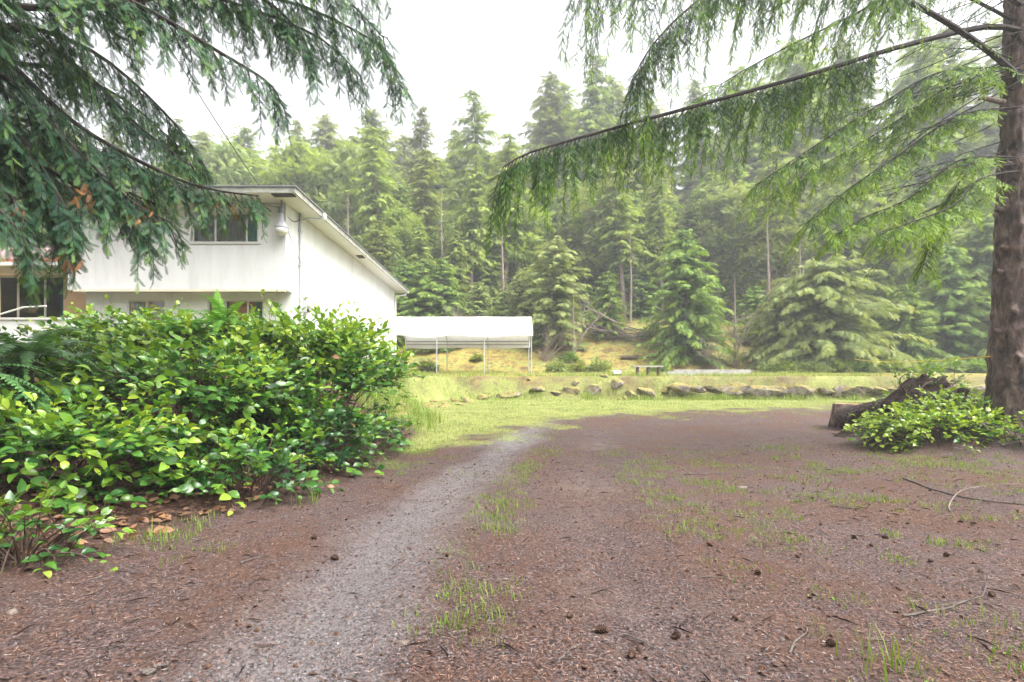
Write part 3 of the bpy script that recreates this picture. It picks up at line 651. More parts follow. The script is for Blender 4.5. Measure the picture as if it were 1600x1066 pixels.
def conifer(seed, Ht, R, base, nbr, power, elev, droop, step, slen, lean=0, irr=.3, hang=.3, dead=0):
    rg = np.random.default_rng(seed); wood = MB(); P_, X_, U_, S_, TT = [], [], [], [], []
    zz = np.linspace(0, 1, 9); off = np.stack([.01 * Ht * np.sin(zz * 5 + seed) * zz, .01 * Ht * np.cos(zz * 4 + seed) * zz], -1)
    wood.tube(np.stack([off[:, 0], off[:, 1], zz * Ht], -1), (.011 * Ht + .02) * (1 - zz) ** .9 + .012, 7)
    for i in range(nbr):
        t = base + (1 - base) * (i + rg.uniform(0, 1)) / nbr; t = min(t, .995)
        u = (1 - t) / (1 - base)
        L = R * (u ** power * (.9 if u < .95 else .75) + .03) * rg.uniform(1 - irr, 1 + irr * .6)
        az = i * 2.4 + rg.uniform(-.5, .5); e = elev * (1.2 - u) + rg.normal(0, .24)
        hd = np.array([math.cos(az), math.sin(az), 0]); c0 = np.array([np.interp(t, zz, off[:, 0]), np.interp(t, zz, off[:, 1]), t * Ht])
        def pt(s): s = np.asarray(s); return c0 + hd * (s * L)[..., None] + np.array([0, 0, 1.]) * (L * (e * s - droop * s * s))[..., None]
        ss = np.linspace(0, 1, 5); wood.tube(pt(ss), .008 * L + .008 - .007 * ss * L * .9, 3, False)
        n = max(2, int(L * .88 / step)); s = np.linspace(.12 if dead == 0 else .5, 1.0, n) ; s = np.repeat(s, 2) + rg.uniform(-.02, .02, 2 * n)
        if dead: s = s[rg.uniform(size=len(s)) < .5]
        p = pt(s); tan = hd[None] + np.array([0, 0, 1.])[None] * (e - 2 * droop * s)[:, None]
        side = np.tile([-1, 1], n)[:len(s)] * rg.uniform(.35, 1.1, len(s)); side[-1] = 0; 
        q = np.array([-hd[1], hd[0], 0]); d = unit(tan) + q[None] * side[:, None] + np.array([0, 0, 1.])[None] * rg.normal(-hang, .22, len(s))[:, None]
        P_.append(p); X_.append(d); U_.append(np.array([0, 0, 1.])[None] + rg.normal(0, .6, (len(s), 3)))
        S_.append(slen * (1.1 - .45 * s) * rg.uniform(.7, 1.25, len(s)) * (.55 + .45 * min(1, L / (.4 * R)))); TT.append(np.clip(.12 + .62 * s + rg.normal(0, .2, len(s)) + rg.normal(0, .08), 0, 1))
    P_ = np.concatenate(P_); Mx = frames(np.concatenate(X_), np.concatenate(U_)) * np.concatenate(S_)[:, None, None]
    V, T, t = stamp(SPV, SPT, Mx, P_, np.concatenate(TT))
    return wood.mesh('trunk'), npmesh('crown', V, T, t)

def twigtree(seed, Ht, R, stems=5):
    rg = np.random.default_rng(seed); w = MB()
    def grow(p, d, L, r, lev):
        n = 5; pts = [p]
        for k in range(n): d = unit(d + rg.normal(0, .16, 3) + np.array([0, 0, .04])); p = p + d * L / n; pts.append(p)
        w.tube(pts, np.linspace(r, r * .35, n + 1), 4 if lev < 2 else 3, False, rg.uniform())
        if lev < 4:
            for k in range(4):
                q = pts[1 + int(rg.integers(n))]; grow(q, unit(d * .6 + rg.normal(0, .65, 3)), L * rg.uniform(.4, .65), max(r * .45, .004), lev + 1)
    for k in range(stems): grow(np.array([rg.normal(0, .1), rg.normal(0, .1), 0]), unit(np.array([rg.normal(0, .35) * R, rg.normal(0, .35) * R, 1])), Ht * rg.uniform(.5, .75), .02 + .008 * Ht, 1)
    return w.mesh('branches')

VAR = {}
def variant(key, mat, *a, **k):
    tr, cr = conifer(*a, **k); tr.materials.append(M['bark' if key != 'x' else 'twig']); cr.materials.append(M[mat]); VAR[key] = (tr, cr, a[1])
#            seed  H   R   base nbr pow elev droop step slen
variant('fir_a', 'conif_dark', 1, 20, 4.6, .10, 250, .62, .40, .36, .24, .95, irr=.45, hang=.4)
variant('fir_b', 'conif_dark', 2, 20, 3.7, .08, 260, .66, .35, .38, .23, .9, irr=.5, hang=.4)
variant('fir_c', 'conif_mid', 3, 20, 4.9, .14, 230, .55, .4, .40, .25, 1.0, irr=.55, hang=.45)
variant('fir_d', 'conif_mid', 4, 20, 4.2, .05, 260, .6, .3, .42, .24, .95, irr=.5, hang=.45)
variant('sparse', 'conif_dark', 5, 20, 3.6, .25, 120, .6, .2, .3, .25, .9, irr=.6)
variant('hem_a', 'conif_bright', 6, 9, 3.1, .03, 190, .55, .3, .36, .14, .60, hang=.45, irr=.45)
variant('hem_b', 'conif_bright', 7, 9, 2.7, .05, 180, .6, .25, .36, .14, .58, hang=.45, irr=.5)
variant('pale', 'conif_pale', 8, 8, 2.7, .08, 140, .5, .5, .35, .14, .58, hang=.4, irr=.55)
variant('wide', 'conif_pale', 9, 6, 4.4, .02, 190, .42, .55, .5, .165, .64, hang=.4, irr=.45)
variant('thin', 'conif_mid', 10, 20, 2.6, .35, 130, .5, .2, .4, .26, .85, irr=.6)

def broadleaf(seed, Ht, R):
    rg = np.random.default_rng(seed); w = MB(); zz = np.linspace(0, 1, 8); w.tube(np.stack([.25 * np.sin(zz * 4 + seed), .25 * np.cos(zz * 3), zz * Ht * .85], -1), .16 * (1 - zz) + .02, 7); P_, X_, S_, TT = [], [], [], []
    for i in range(62):
        t = rg.uniform(.25, 1) ** .8; a = rg.uniform(0, 6.28); r = R * math.sqrt(max(.03, 1 - ((t - .55) / .5) ** 2)) * rg.uniform(.35, 1.0); c = np.array([r * math.cos(a), r * math.sin(a), t * Ht]); w.tube([(.2 * math.sin(t * 3.4 + seed), .1, max(.1, t * Ht - r * .6)), c * np.array([.5, .5, 1]) - np.array([0, 0, .15 * r]), c], [.05, .03, .01], 4, False)
        n = 60; d = unit(rg.normal(size=(n, 3))); rr0 = rg.uniform(.55, 1.1); P_.append(c + d * rr0 * np.array([1, 1, .6]) * rg.uniform(.3, 1, (n, 1))); X_.append(d + rg.normal(0, .5, (n, 3)) + np.array([0, 0, -.25])); S_.append(rg.uniform(.3, .6, n)); TT.append(np.clip(.45 + .3 * d[:, 2] + rg.normal(0, .15, n), 0, 1))
    P_ = np.concatenate(P_); V, T, t = stamp(SPV, SPT, frames(np.concatenate(X_), rg.normal(size=P_.shape) + np.array([0, 0, .8])) * np.concatenate(S_)[:, None, None], P_, np.concatenate(TT)); return w.mesh('trunk'), npmesh('crown', V, T, t)
for k_, sd_ in (('alder_a', 41), ('alder_b', 42)):
    tr_, cr_ = broadleaf(sd_, 11, 2.6); tr_.materials.append(M['bark']); cr_.materials.append(M['conif_pale' if k_ == 'alder_a' else 'conif_mid']); VAR[k_] = (tr_, cr_, 11)

def tree(name, key, x, y, h, label, group, rot=0., wide=1.0, sink=.15):
    tr, cr, h0 = VAR[key]; g = float(H(x, y))
    t = thing(name, label, 'tree', (x, y, g - sink), group); t.rotation_euler = (.05 * math.sin(rot * 7), .05 * math.cos(rot * 5), rot); s = h / h0; t.scale = (s * wide, s * wide, s)
    a = link('trunk', tr, None, t); b = link('crown', cr, None, t); return t
rf = np.random.default_rng(21)
LBL = {'fir_a': 'tall dark green fir with dense crown in the hillside forest', 'fir_b': 'tall narrow dark green fir in the hillside forest', 'fir_c': 'tall mid green fir with ragged crown in the hillside forest',
       'fir_d': 'mid green fir clothed to the ground in the hillside forest', 'sparse': 'tall fir with sparse see-through top in the hillside forest', 'thin': 'tall bare stemmed fir with short crown in the hillside forest',
       'hem_a': 'bright green bushy hemlock at the forest edge', 'hem_b': 'slender bright green hemlock at the forest edge', 'pale': 'pale yellow green young cedar at the forest edge', 'alder_a': 'pale green fluffy broadleaf tree in the hillside forest', 'alder_b': 'mid green rounded broadleaf tree in the hillside forest'}
NM = {'fir_a': 'fir_tree', 'fir_b': 'fir_tree', 'fir_c': 'fir_tree', 'fir_d': 'fir_tree', 'sparse': 'fir_tree', 'thin': 'fir_tree', 'hem_a': 'hemlock_tree', 'hem_b': 'hemlock_tree', 'pale': 'cedar_tree', 'wide': 'cedar_tree', 'alder_a': 'alder_tree', 'alder_b': 'alder_tree'}
def at_top(px, pytop, Y, key, label=None, group=None, wide=1.0):
    x = (px - 800) / F * Y; top = CAM_H + (HOR - pytop) / F * Y; h = max(2.5, top - float(H(x, Y)))
    zone = 'behind the dark cedar boughs' if px < 330 else 'behind the house roof' if px < 610 else 'behind the carport tent' if px < 800 else 'behind the mossy slope' if px < 1000 else 'behind the bright hemlock' if px < 1160 else 'behind the broad pale cedar' if px < 1400 else 'behind the limbs of the big fir'
    deep = ' uphill ' if Y > 50.5 else ' ' if Y > 40.5 else ' downhill '
    return tree(NM[key], key, x, Y, h, label or (LBL[key].replace(' in the hillside forest', '').replace(' at the forest edge', '') + deep + zone), group or (NM[key].replace('_', ' ') + 's of the forest'), rf.uniform(0, 6.28), wide * (rf.uniform(.95, 1.45) if label is None else 1))
back = [(745, 145, 47, 'sparse'), (650, 160, 51, 'fir_b'), (590, 172, 57, 'fir_a'), (520, 178, 59, 'fir_c'), (705, 195, 56, 'fir_d'), (850, 102, 54, 'fir_b'), (915, 78, 51, 'fir_b'), (878, 128, 60, 'fir_a'), (962, 112, 57, 'fir_a'), (1012, 150, 60, 'fir_c'),
        (800, 222, 48, 'fir_c'), (1090, 120, 56, 'fir_a'), (1165, 105, 57, 'fir_d'), (1245, 70, 50, 'fir_c'), (1330, 60, 49, 'fir_a'), (1415, 40, 46, 'fir_d'), (1495, 30, 45, 'fir_a'), (1575, 20, 45, 'fir_c'), (1660, 20, 46, 'fir_b'), (1740, 40, 48, 'fir_a'),
        (455, 188, 58, 'fir_d'), (392, 196, 55, 'fir_a'), (330, 205, 56, 'fir_c'), (262, 185, 56, 'fir_b'), (182, 190, 58, 'fir_a'), (100, 175, 55, 'fir_d'), (15, 180, 56, 'fir_c'), (-70, 160, 55, 'fir_a'), (-150, 150, 55, 'fir_d'), (620, 210, 62, 'fir_c'), (560, 215, 64, 'fir_a'), (780, 250, 62, 'fir_a'), (1130, 160, 66, 'fir_b'), (1210, 130, 64, 'fir_a'), (1290, 110, 62, 'fir_b')]
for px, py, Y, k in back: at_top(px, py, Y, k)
px = 470
while px < 1720:
    at_top(px + rf.uniform(-14, 14), rf.uniform(225, 330) - (40 if px > 1150 else 0), rf.uniform(41, 50), rf.choice(['fir_a', 'fir_c', 'fir_d', 'fir_b', 'thin', 'fir_d'])); px += 46
px = 560
while px < 1720:
    at_top(px + rf.uniform(-14, 14), rf.uniform(310, 410), rf.uniform(40, 43) if 830 < px < 1190 else rf.uniform(36, 40), rf.choice(['fir_d', 'hem_b', 'fir_c', 'hem_a', 'fir_a', 'thin'])); px += 52
for px in range(-120, 470, 62): at_top(px + rf.uniform(-14, 14), rf.uniform(215, 290), rf.uniform(44, 52), rf.choice(['fir_c', 'fir_d', 'hem_a', 'fir_a']))
for px, Y in [(604, 40), (664, 41), (735, 38), (786, 40), (975, 38), (1035, 39), (1200, 37), (1330, 36)]: at_top(px, rf.uniform(190, 290), Y, 'thin')
for px in range(575, 1720, 58): at_top(px + rf.uniform(-20, 20), rf.uniform(270, 350), rf.uniform(43, 46), rf.choice(['hem_a', 'hem_b', 'fir_d', 'pale']))
px = 565
while px < 1720:
    if not 840 < px < 1180: at_top(px + rf.uniform(-10, 10), rf.uniform(395, 465), rf.uniform(34, 37), rf.choice(['hem_a', 'hem_b', 'pale', 'hem_a']), wide=1.15)
    else: at_top(px + rf.uniform(-10, 10), rf.uniform(395, 450), rf.uniform(38, 40), rf.choice(['hem_a', 'hem_b', 'fir_d']), wide=1.15)
    px += 44
for px in range(480, 1720, 50): at_top(px + rf.uniform(-20, 20), rf.uniform(200, 270), rf.uniform(50, 56), rf.choice(['fir_c', 'fir_d', 'fir_a']))
for px, top, Y, k in [(575, 235, 44, 'alder_a'), (630, 330, 39, 'alder_b'), (720, 330, 40, 'alder_a'), (805, 300, 41, 'alder_b'), (470, 235, 46, 'alder_b'), (360, 232, 46, 'alder_a'), (930, 290, 41, 'alder_a'), (1010, 330, 40.5, 'alder_b'), (1120, 300, 41, 'alder_a'), (1210, 330, 37, 'alder_b'), (1330, 290, 37, 'alder_a'), (1420, 320, 34, 'alder_b'), (1510, 290, 35, 'alder_a'), (585, 365, 37, 'alder_a'), (1600, 300, 34, 'alder_b')]: at_top(px, top, Y, k)
for k in range(9):  # unseen firs of the wood, added to darken the wing window reflections
    key = rf.choice(['fir_a', 'fir_c', 'fir_d']); tree(NM[key], key, rf.uniform(-42, -22), -14 + k * 3.0, rf.uniform(15, 20), LBL[key].replace('in the hillside forest', 'past the garden wall, beyond the red cedar'), 'fir trees of the forest', rf.uniform(0, 6), 1.2)
for k in range(13):                       # the wood goes on behind the camera
    x = -24 + k * 4.2 + rf.uniform(-1, 1); y = rf.uniform(-24, -9); key = rf.choice(['fir_a', 'fir_c', 'fir_d'])
    tree(NM[key], key, x, y, rf.uniform(16, 21), LBL[key].replace('in the hillside forest', 'across the drive, facing the house front'), 'fir trees of the forest', rf.uniform(0, 6), 1.2)
# the forest edge, one by one
at_top(862, 372, 32.5, 'pale', 'pale yellow green young cedar at the right end of the carport tent', wide=1.25)
at_top(815, 430, 34, 'pale', 'small pale cedar half hidden behind the carport tent roof', wide=1.1)
at_top(1072, 352, 31, 'hem_a', 'bright green bushy hemlock behind the pale boards', wide=1.12)
at_top(1290, 408, 28.6, 'wide', 'broad spreading pale green cedar with boughs sweeping to the ground', wide=1.0)
at_top(1225, 452, 29.5, 'wide', 'smaller pale green cedar beside the bare brown tree', wide=.8)
at_top(1470, 375, 29.5, 'hem_b', 'bright green hemlock above the yellow rope', wide=1.25)
at_top(1545, 330, 30, 'hem_a', 'bright green hemlock behind the big fir trunk', wide=1.2)
at_top(1420, 440, 28.5, 'hem_a', 'small bright green hemlock beside the broad pale cedar', wide=1.2)
at_top(640, 400, 35, 'hem_a', 'green hemlock between the house wall and the carport tent', wide=1.1)
at_top(700, 400, 36, 'hem_b', 'slender green hemlock behind the carport tent ridge', wide=1.2)
at_top(950, 420, 34, 'hem_b', 'leaning green hemlock above the dead branch heap', wide=1.2)
at_top(1640, 380, 27, 'hem_a', 'bright green hemlock past the big fir trunk', wide=1.2)
for px, top, Y, Rr, sd_, lb in [(1148, 425, 30, .5, 31, 'bare brown tree with tangled twigs beside the broad pale cedar'), (1118, 505, 29.6, .9, 32, 'low bare spreading shrub under the bright hemlock'), (895, 430, 31.5, .6, 33, 'dead twiggy tree beside the pale cedar'),
                                (850, 478, 31, 1.0, 34, 'low dead twig thicket at the tent corner'), (1250, 350, 33, .4, 35, 'tall dead grey snag with bare twigs'), (720, 470, 33, .7, 36, 'bare twiggy shrub behind the carport tent')]:
    x = (px - 800) / F * Y; g = float(H(x, Y)); h = CAM_H + (HOR - top) / F * Y - g
    t = thing('bare_tree', lb, 'tree', (x, Y, g - .1)); me = twigtree(sd_, h, Rr, 2 if Rr < .7 else 5); me.materials.append(M['twig_grey']); link('branches', me, None, t)
    mb = MB(); mb.tube([(0, 0, -.1), (.03, .02, h * .3), (.02, .05, h * .65), (0, 0, h)] if Rr < .7 else [(0, 0, -.1), (.03, 0, h * .12), (.05, .02, h * .3)], [.10, .08, .05, .01] if Rr < .7 else [.09, .07, .03], 7)
    me = mb.mesh('trunk'); me.materials.append(M['twig_grey']); link('trunk', me, None, t)
# bare poles standing in the forest
rsn = np.random.default_rng(71)
for px, top, Y, lb in [(690, 285, 37, 'thin pale dead pole tree behind the carport tent ridge'), (735, 250, 39, 'tall bare pole tree between firs behind the carport tent'), (544, 300, 38, 'bare pole tree behind the house roof'), (985, 330, 37.5, 'bare pole tree above the branch heap'), (1200, 300, 34, 'bare pole tree beside the broad pale cedar'), (785, 330, 36, 'dark bare pole tree at the tent end')]:
    x = (px - 800) / F * Y; g = float(H(x, Y)); h = CAM_H + (HOR - top) / F * Y - g
    t = thing('dead_tree', lb, 'tree', (x, Y, g - .1)); mb = MB(); mb.tube([(0, 0, 0), (.06, .03, h * .4), (-.03, .05, h * .75), (0, 0, h)], [.10, .08, .05, .015], 7); me = mb.mesh('trunk'); me.materials.append(M['twig_grey']); link('trunk', me, None, t)
    mb = MB()
    for k in range(34):
        a = rsn.uniform(0, 6.28); z = rsn.uniform(.2, .97) * h; L = rsn.uniform(.3, 1.3) * (1.2 - z / h); mb.tube([(0, 0, z), (math.cos(a) * L * .5, math.sin(a) * L * .5, z + rsn.uniform(-.1, .15)), (math.cos(a) * L, math.sin(a) * L, z - rsn.uniform(0, .4))], [.02, .014, .006], 3, False)
    me = mb.mesh('branches'); me.materials.append(M['twig_grey']); link('branches', me, None, t)['kind'] = 'stuff'
# dead branch heap and logs on the moss
x, z = onground(965, 33.5)
bh = thing('branch_heap', 'heap of grey dead branches on the mossy slope', 'branch heap', (x, 33.5, z)); rb = np.random.default_rng(9)
for k in range(46):
    L = rb.uniform(1.2, 3.6); c = np.array([x + rb.normal(0, .7), 33.5 + rb.normal(0, .4), z + .15 + abs(rb.normal(0, .35))]); d = unit(np.array([1, rb.normal(0, .25), rb.normal(-.12, .22)])); q = np.linspace(-.5, .5, 5)[:, None]
    pts = c + q * L * d + np.array([0, 0, 1.]) * (q ** 2) * rb.uniform(.2, .9) * (1 if rb.uniform() < .8 else -1)
    mb = MB(); mb.tube(pts, np.linspace(.05, .012, 5) * rb.uniform(.6, 1.3), 5); part('branch', mb, M['twig_grey'], bh)
for px, Y, L, r, lb in [(998, 31, 2.2, .12, 'short dark fallen log on the mossy slope'), (1180, 27.8, 3.0, .09, 'thin pale fallen log in front of the broad cedar')]:
    x, z = onground(px, Y); mb = MB(); q = np.linspace(-.5, .5, 8); mb.tube(np.stack([x + q * L, Y + .1 * np.sin(q * 5), [float(H(x + a * L, Y)) + r * .6 for a in q]], -1), r * (1.05 - .4 * (q + .5)), 9)
    tag(link('fallen_log', mb.mesh('fallen_log'), M['root'] if r > .1 else M['twig_grey']), lb, 'log')
# low shrubs on the moss
def leafball(seed, n, rx, rz, size):
    rg = np.random.default_rng(seed); d = unit(rg.normal(size=(n, 3))); d[:, 2] = np.abs(d[:, 2]); r = rg.uniform(.45, 1, n)[:, None] * (.8 + .4 * rg.uniform(size=(n, 1)))
    p = d * r * np.array([rx, rx, rz]); Mx = frames(unit(d + rg.normal(0, .5, (n, 3))), np.array([0, 0, 1.])[None] + rg.normal(0, .4, (n, 3))) * (size * rg.uniform(.6, 1.3, n))[:, None, None]
    V, T, t = stamp(SPV, SPT, Mx, p, np.clip(rg.normal(.5, .25, n), 0, 1)); me = npmesh('foliage', V, T, t); return me
LB = [leafball(60 + k, 420, .75, .8, .34) for k in range(3)]
for k, me in enumerate(LB): me.materials.append(M[['conif_pale', 'conif_mid', 'conif_bright'][k]])
stm = MB()
for k in range(7): a = k * .9; stm.tube([(0, 0, -.15), (.1 * math.cos(a), .1 * math.sin(a), .2), (.35 * math.cos(a), .35 * math.sin(a), .5)], [.02, .015, .006], 4, False)
stm = stm.mesh('stem'); stm.materials.append(M['twig_grey'])
for px, Y, s, k in [(668, 29.6, .8, 0), (745, 31, .5, 1), (870, 28.5, .9, 0), (905, 29, .8, 1), (935, 27.5, .9, 0), (890, 31, .7, 2), (1025, 28.8, .7, 2), (1200, 27.6, .7, 0), (1230, 27, .8, 1), (1270, 26.6, .7, 0), (1310, 26.8, .9, 1), (1350, 26.5, .8, 2), (1395, 26.8, .9, 1), (1440, 26.4, 1.0, 2), (1485, 26.6, 1.0, 0), (1530, 26.2, 1.0, 2), (1590, 26, 1.0, 1),
                    (660, 32.5, 1.3, 1), (690, 33, 1.2, 2), (735, 34, 1.4, 1), (780, 33.5, 1.3, 2), (830, 33, 1.3, 1), (1020, 34, 1.3, 2), (1060, 33.5, 1.3, 1), (1100, 34, 1.3, 2), (1180, 33, 1.5, 1), (1240, 32, 1.4, 2), (1440, 31, 1.6, 1), (1500, 31, 1.6, 2), (1570, 31, 1.6, 1), (950, 36, 1.4, 1), (900, 36, 1.4, 2), (630, 34, 1.3, 1), (1340, 31.5, 1.6, 1)]:
    x = (px - 800) / F * Y; t = thing('understorey_shrub', ['pale grey green low shrub on the mossy slope', 'mid green low shrub on the mossy slope', 'bright green low shrub on the mossy slope'][k], 'shrub', (x, Y, float(H(x, Y))), 'low shrubs on the slope')
    t.scale = (s, s, s * .85); t.rotation_euler = (0, 0, px); link('foliage', LB[k], None, t)['kind'] = 'stuff'; link('stem', stm, None, t)

# ------------------------------------------------------------------ foreground cedar (left)
def cedar_tmpl():
    V = []; T = []
    def tri(p, d, L, w, sg=.25):
        q = np.array([-d[1], d[0]]); n = len(V)
        for a in (p + q * w / 2, p - q * w / 2, p + d * L): V.append((a[0], a[1], -sg * a[0] ** 2 - .5 * a[1] ** 2))
        T.append((n, n + 1, n + 2))
    np_ = 7
    for k in range(np_):
        x = .04 + .86 * k / np_; L = .26 * math.sin(math.pi * (.25 + .68 * k / np_)) + .06
        for s in (-1, 1):
            an = math.radians(34 - 1.2 * k) * s; d = np.array([math.cos(an), math.sin(an)]); p = np.array([x + (.05 if s > 0 else 0), 0]); tri(p, d, L, .048)
            a2 = an + s * math.radians(30); tri(p + d * L * .35, np.array([math.cos(a2), math.sin(a2)]), L * .5, .042)
    tri(np.array([0., 0]), np.array([1., 0]), 1.0, .03)
    return np.array(V), np.array(T)
CV, CT = cedar_tmpl()

def bough(limb, rg, dens, len_rng, spray, hang, out, wood, spacing, start=.0, side_only=None, twig_r=.008, down=.15, tip=.55, tsh=0.):
    """secondary twigs along a limb and sprays along each; returns sprays (pos, dir, up, size, tint)"""
    limb = np.asarray(limb); seg = np.linalg.norm(np.diff(limb, axis=0), axis=1); cum = np.concatenate([[0], np.cumsum(seg)]); tot = cum[-1]
    n = int(tot * dens)
    for i in range(n):
        s = tot * (start + (1 - start) * (i + rg.uniform()) / n)
        p = np.array([np.interp(s, cum, limb[:, k]) for k in range(3)]); p2 = np.array([np.interp(min(tot, s + .1), cum, limb[:, k]) for k in range(3)]); p1 = np.array([np.interp(max(0, s - .1), cum, limb[:, k]) for k in range(3)])
        tn = unit(p2 - p1); q = unit(np.cross(tn, [0, 0, 1.])); sd = (1 if i % 2 else -1) * rg.uniform(.25, 1.2)
        d = unit(tn * rg.uniform(.3, .9) + q * sd + np.array([0, 0, rg.uniform(-.4, .15) - (down - .15)]))
        L = rg.uniform(*len_rng) * (1.0 - (1 - tip) * (s / tot)); m = 7; pts = [p]
        for k in range(m):
            d = unit(d + np.array([0, 0, -hang * rg.uniform(.6, 1.3)]) + rg.normal(0, .05, 3)); pts.append(pts[-1] + d * L / m)
        pts = np.array(pts); wood.tube(pts, np.linspace(twig_r, .002, m + 1), 3, False)
        c2 = np.linspace(0, L, m + 1); ns = max(3, int(L / spacing)); ts = np.linspace(.1 * L, L, ns)
        pp = np.stack([np.interp(ts, c2, pts[:, k]) for k in range(3)], -1); td = unit(np.stack([np.interp(ts, c2, np.gradient(pts[:, k])) for k in range(3)], -1))
        qq = unit(np.cross(td, np.array([0, 0, 1.])[None] + rg.normal(0, .2, (ns, 3)))); ss = np.where(np.arange(ns) % 2, 1, -1)[:, None] * rg.uniform(.3, 1.0, (ns, 1)); ss[-1] = 0
        dd = unit(td * .6 + qq * ss + np.array([0, 0, -1.])[None] * rg.uniform(.15, .75, (ns, 1)))
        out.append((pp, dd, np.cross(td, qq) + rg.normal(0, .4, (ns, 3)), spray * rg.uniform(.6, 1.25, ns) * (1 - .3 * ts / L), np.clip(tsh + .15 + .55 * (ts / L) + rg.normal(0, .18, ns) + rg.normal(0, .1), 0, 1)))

def sprays(out, tv, tf):
    pp, dd, up, sz, tt = [np.concatenate([o[k] for o in out]) for k in range(5)]
    return stamp(tv, tf, frames(dd, up) * sz[:, None, None], pp, tt)

def smooth(pts, n=18):
    pts = np.asarray(pts); t = np.linspace(0, len(pts) - 1, n); i = np.clip(t.astype(int), 0, len(pts) - 2); f = (t - i)[:, None]
    p0 = pts[np.clip(i - 1, 0, None)]; p1 = pts[i]; p2 = pts[i + 1]; p3 = pts[np.clip(i + 2, None, len(pts) - 1)]
    return .5 * ((2 * p1) + (-p0 + p2) * f + (2 * p0 - 5 * p1 + 4 * p2 - p3) * f ** 2 + (-p0 + 3 * p1 - 3 * p2 + p3) * f ** 3)

rc = np.random.default_rng(77)
TX, TY = -6.9, 4.4
tz = float(H(TX, TY))
cedar = thing('red_cedar_tree', 'big red cedar whose dark drooping boughs hang over the house', 'tree', (TX, TY, tz))
mb = MB(); zz = np.linspace(-.3, 14, 30); th = np.linspace(0, 2 * math.pi, 15)
mb.tube(np.stack([TX + 0 * zz, TY + 0 * zz, tz + zz], -1), np.where(zz < .6, .55, .42) * (1 - zz / 17), 14); part('trunk', mb, M['bark'], cedar, True)
limbs = [
 ([(TX, TY, 6.2)] + [P(*q) for q in [(-120, 0, 4.8), (0, 85, 5.2), (120, 195, 5.5), (250, 268, 5.8), (330, 296, 6.0), (405, 306, 6.2)]], 1),
 ([(TX, TY, 7.0)] + [P(*q) for q in [(-100, -10, 4.6), (0, 8, 4.9), (130, 12, 5.3), (300, -10, 6.0), (440, 0, 6.6), (540, 40, 7.0), (600, 80, 7.3), (630, 140, 7.5)]], 1),
 ([(TX, TY, 8.2)] + [P(*q) for q in [(0, -220, 4.9), (200, -180, 5.4), (400, -90, 6.0), (520, -20, 6.5), (600, 60, 6.8)]], 1),
 ([(TX, TY, 5.0)] + [P(*q) for q in [(-140, 110, 4.6), (-20, 160, 4.9), (50, 240, 5.1), (100, 320, 5.2), (125, 370, 5.3)]], 1),
 ([(TX, TY, 5.5)] + [P(*q) for q in [(-120, 60, 4.6), (20, 130, 5.0), (110, 225, 5.3), (200, 310, 5.5), (270, 350, 5.6)]], 1),
 ([(TX, TY, 7.4)] + [P(*q) for q in [(-80, -90, 4.4), (60, -60, 4.8), (220, 10, 5.2), (340, 80, 5.6), (420, 130, 5.9), (440, 165, 6.0)]], 1),
 ([(TX, TY, 6.6)] + [P(*q) for q in [(-90, 20, 4.8), (40, 40, 5.6), (160, 90, 6.2), (270, 190, 6.6), (320, 260, 6.8)]], 1),
 ([(TX, TY, 4.4)] + [P(*q) for q in [(-160, 190, 4.4), (-60, 240, 4.7), (10, 300, 4.9), (50, 350, 5.0)]], 1),
 ([(TX, TY, 6.0)] + [P(*q) for q in [(-60, 140, 5.6), (60, 195, 5.9), (180, 250, 6.2), (290, 290, 6.4)]], 1),
 ([(TX, TY, 5.2)] + [P(*q) for q in [(-100, 190, 5.0), (0, 225, 5.2), (100, 280, 5.4), (180, 330, 5.5), (235, 372, 5.6)]], 1),
 ([(TX, TY, 7.9)] + [P(*q) for q in [(0, -60, 5.8), (200, -40, 6.5), (380, 10, 7.0), (500, 60, 7.3), (565, 120, 7.5)]], 1),
 ([(TX, TY, 7.7)] + [P(*q) for q in [(100, -100, 5.3), (250, -60, 5.8), (380, -20, 6.2), (460, 40, 6.4), (490, 100, 6.5)]], 1),
 ([(TX, TY, 6.6)] + [P(*q) for q in [(-50, 60, 5.9), (100, 110, 6.4), (200, 160, 6.8), (285, 235, 7.0)]], 1),
 ([(TX, TY, 4.7)] + [P(*q) for q in [(-140, 170, 4.9), (-40, 215, 5.1), (40, 290, 5.3), (85, 350, 5.4), (105, 385, 5.5)]], 1),
 ([(TX, TY, 4.9)] + [P(*q) for q in [(-120, 150, 5.3), (0, 190, 5.7), (110, 250, 6.0), (200, 300, 6.2), (260, 325, 6.3)]], 1),
 ([(TX, TY, 4.2)] + [P(*q) for q in [(-120, 230, 4.5), (-40, 290, 4.7), (20, 350, 4.8), (45, 385, 4.9)]], 1),
 ([(TX, TY, 6.4)] + [P(*q) for q in [(-60, 0, 5.2), (60, 60, 5.6), (150, 130, 5.9), (220, 200, 6.1), (300, 260, 6.3)]], 1),
 ([(TX, TY, 8.6)] + [P(*q) for q in [(100, -300, 5.4), (330, -200, 6.2), (480, -110, 6.8), (590, -20, 7.3)]], 1),
]
out = []
for pts, w in limbs:
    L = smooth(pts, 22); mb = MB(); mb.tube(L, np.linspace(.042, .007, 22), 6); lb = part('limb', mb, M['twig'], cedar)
    tw = MB(); bough(L, rc, 19, (.2, 1.0), .165, .30, out, tw, .030, start=.18, down=.3, tip=.7); part('twig', tw, M['twig'], lb, kind='stuff')
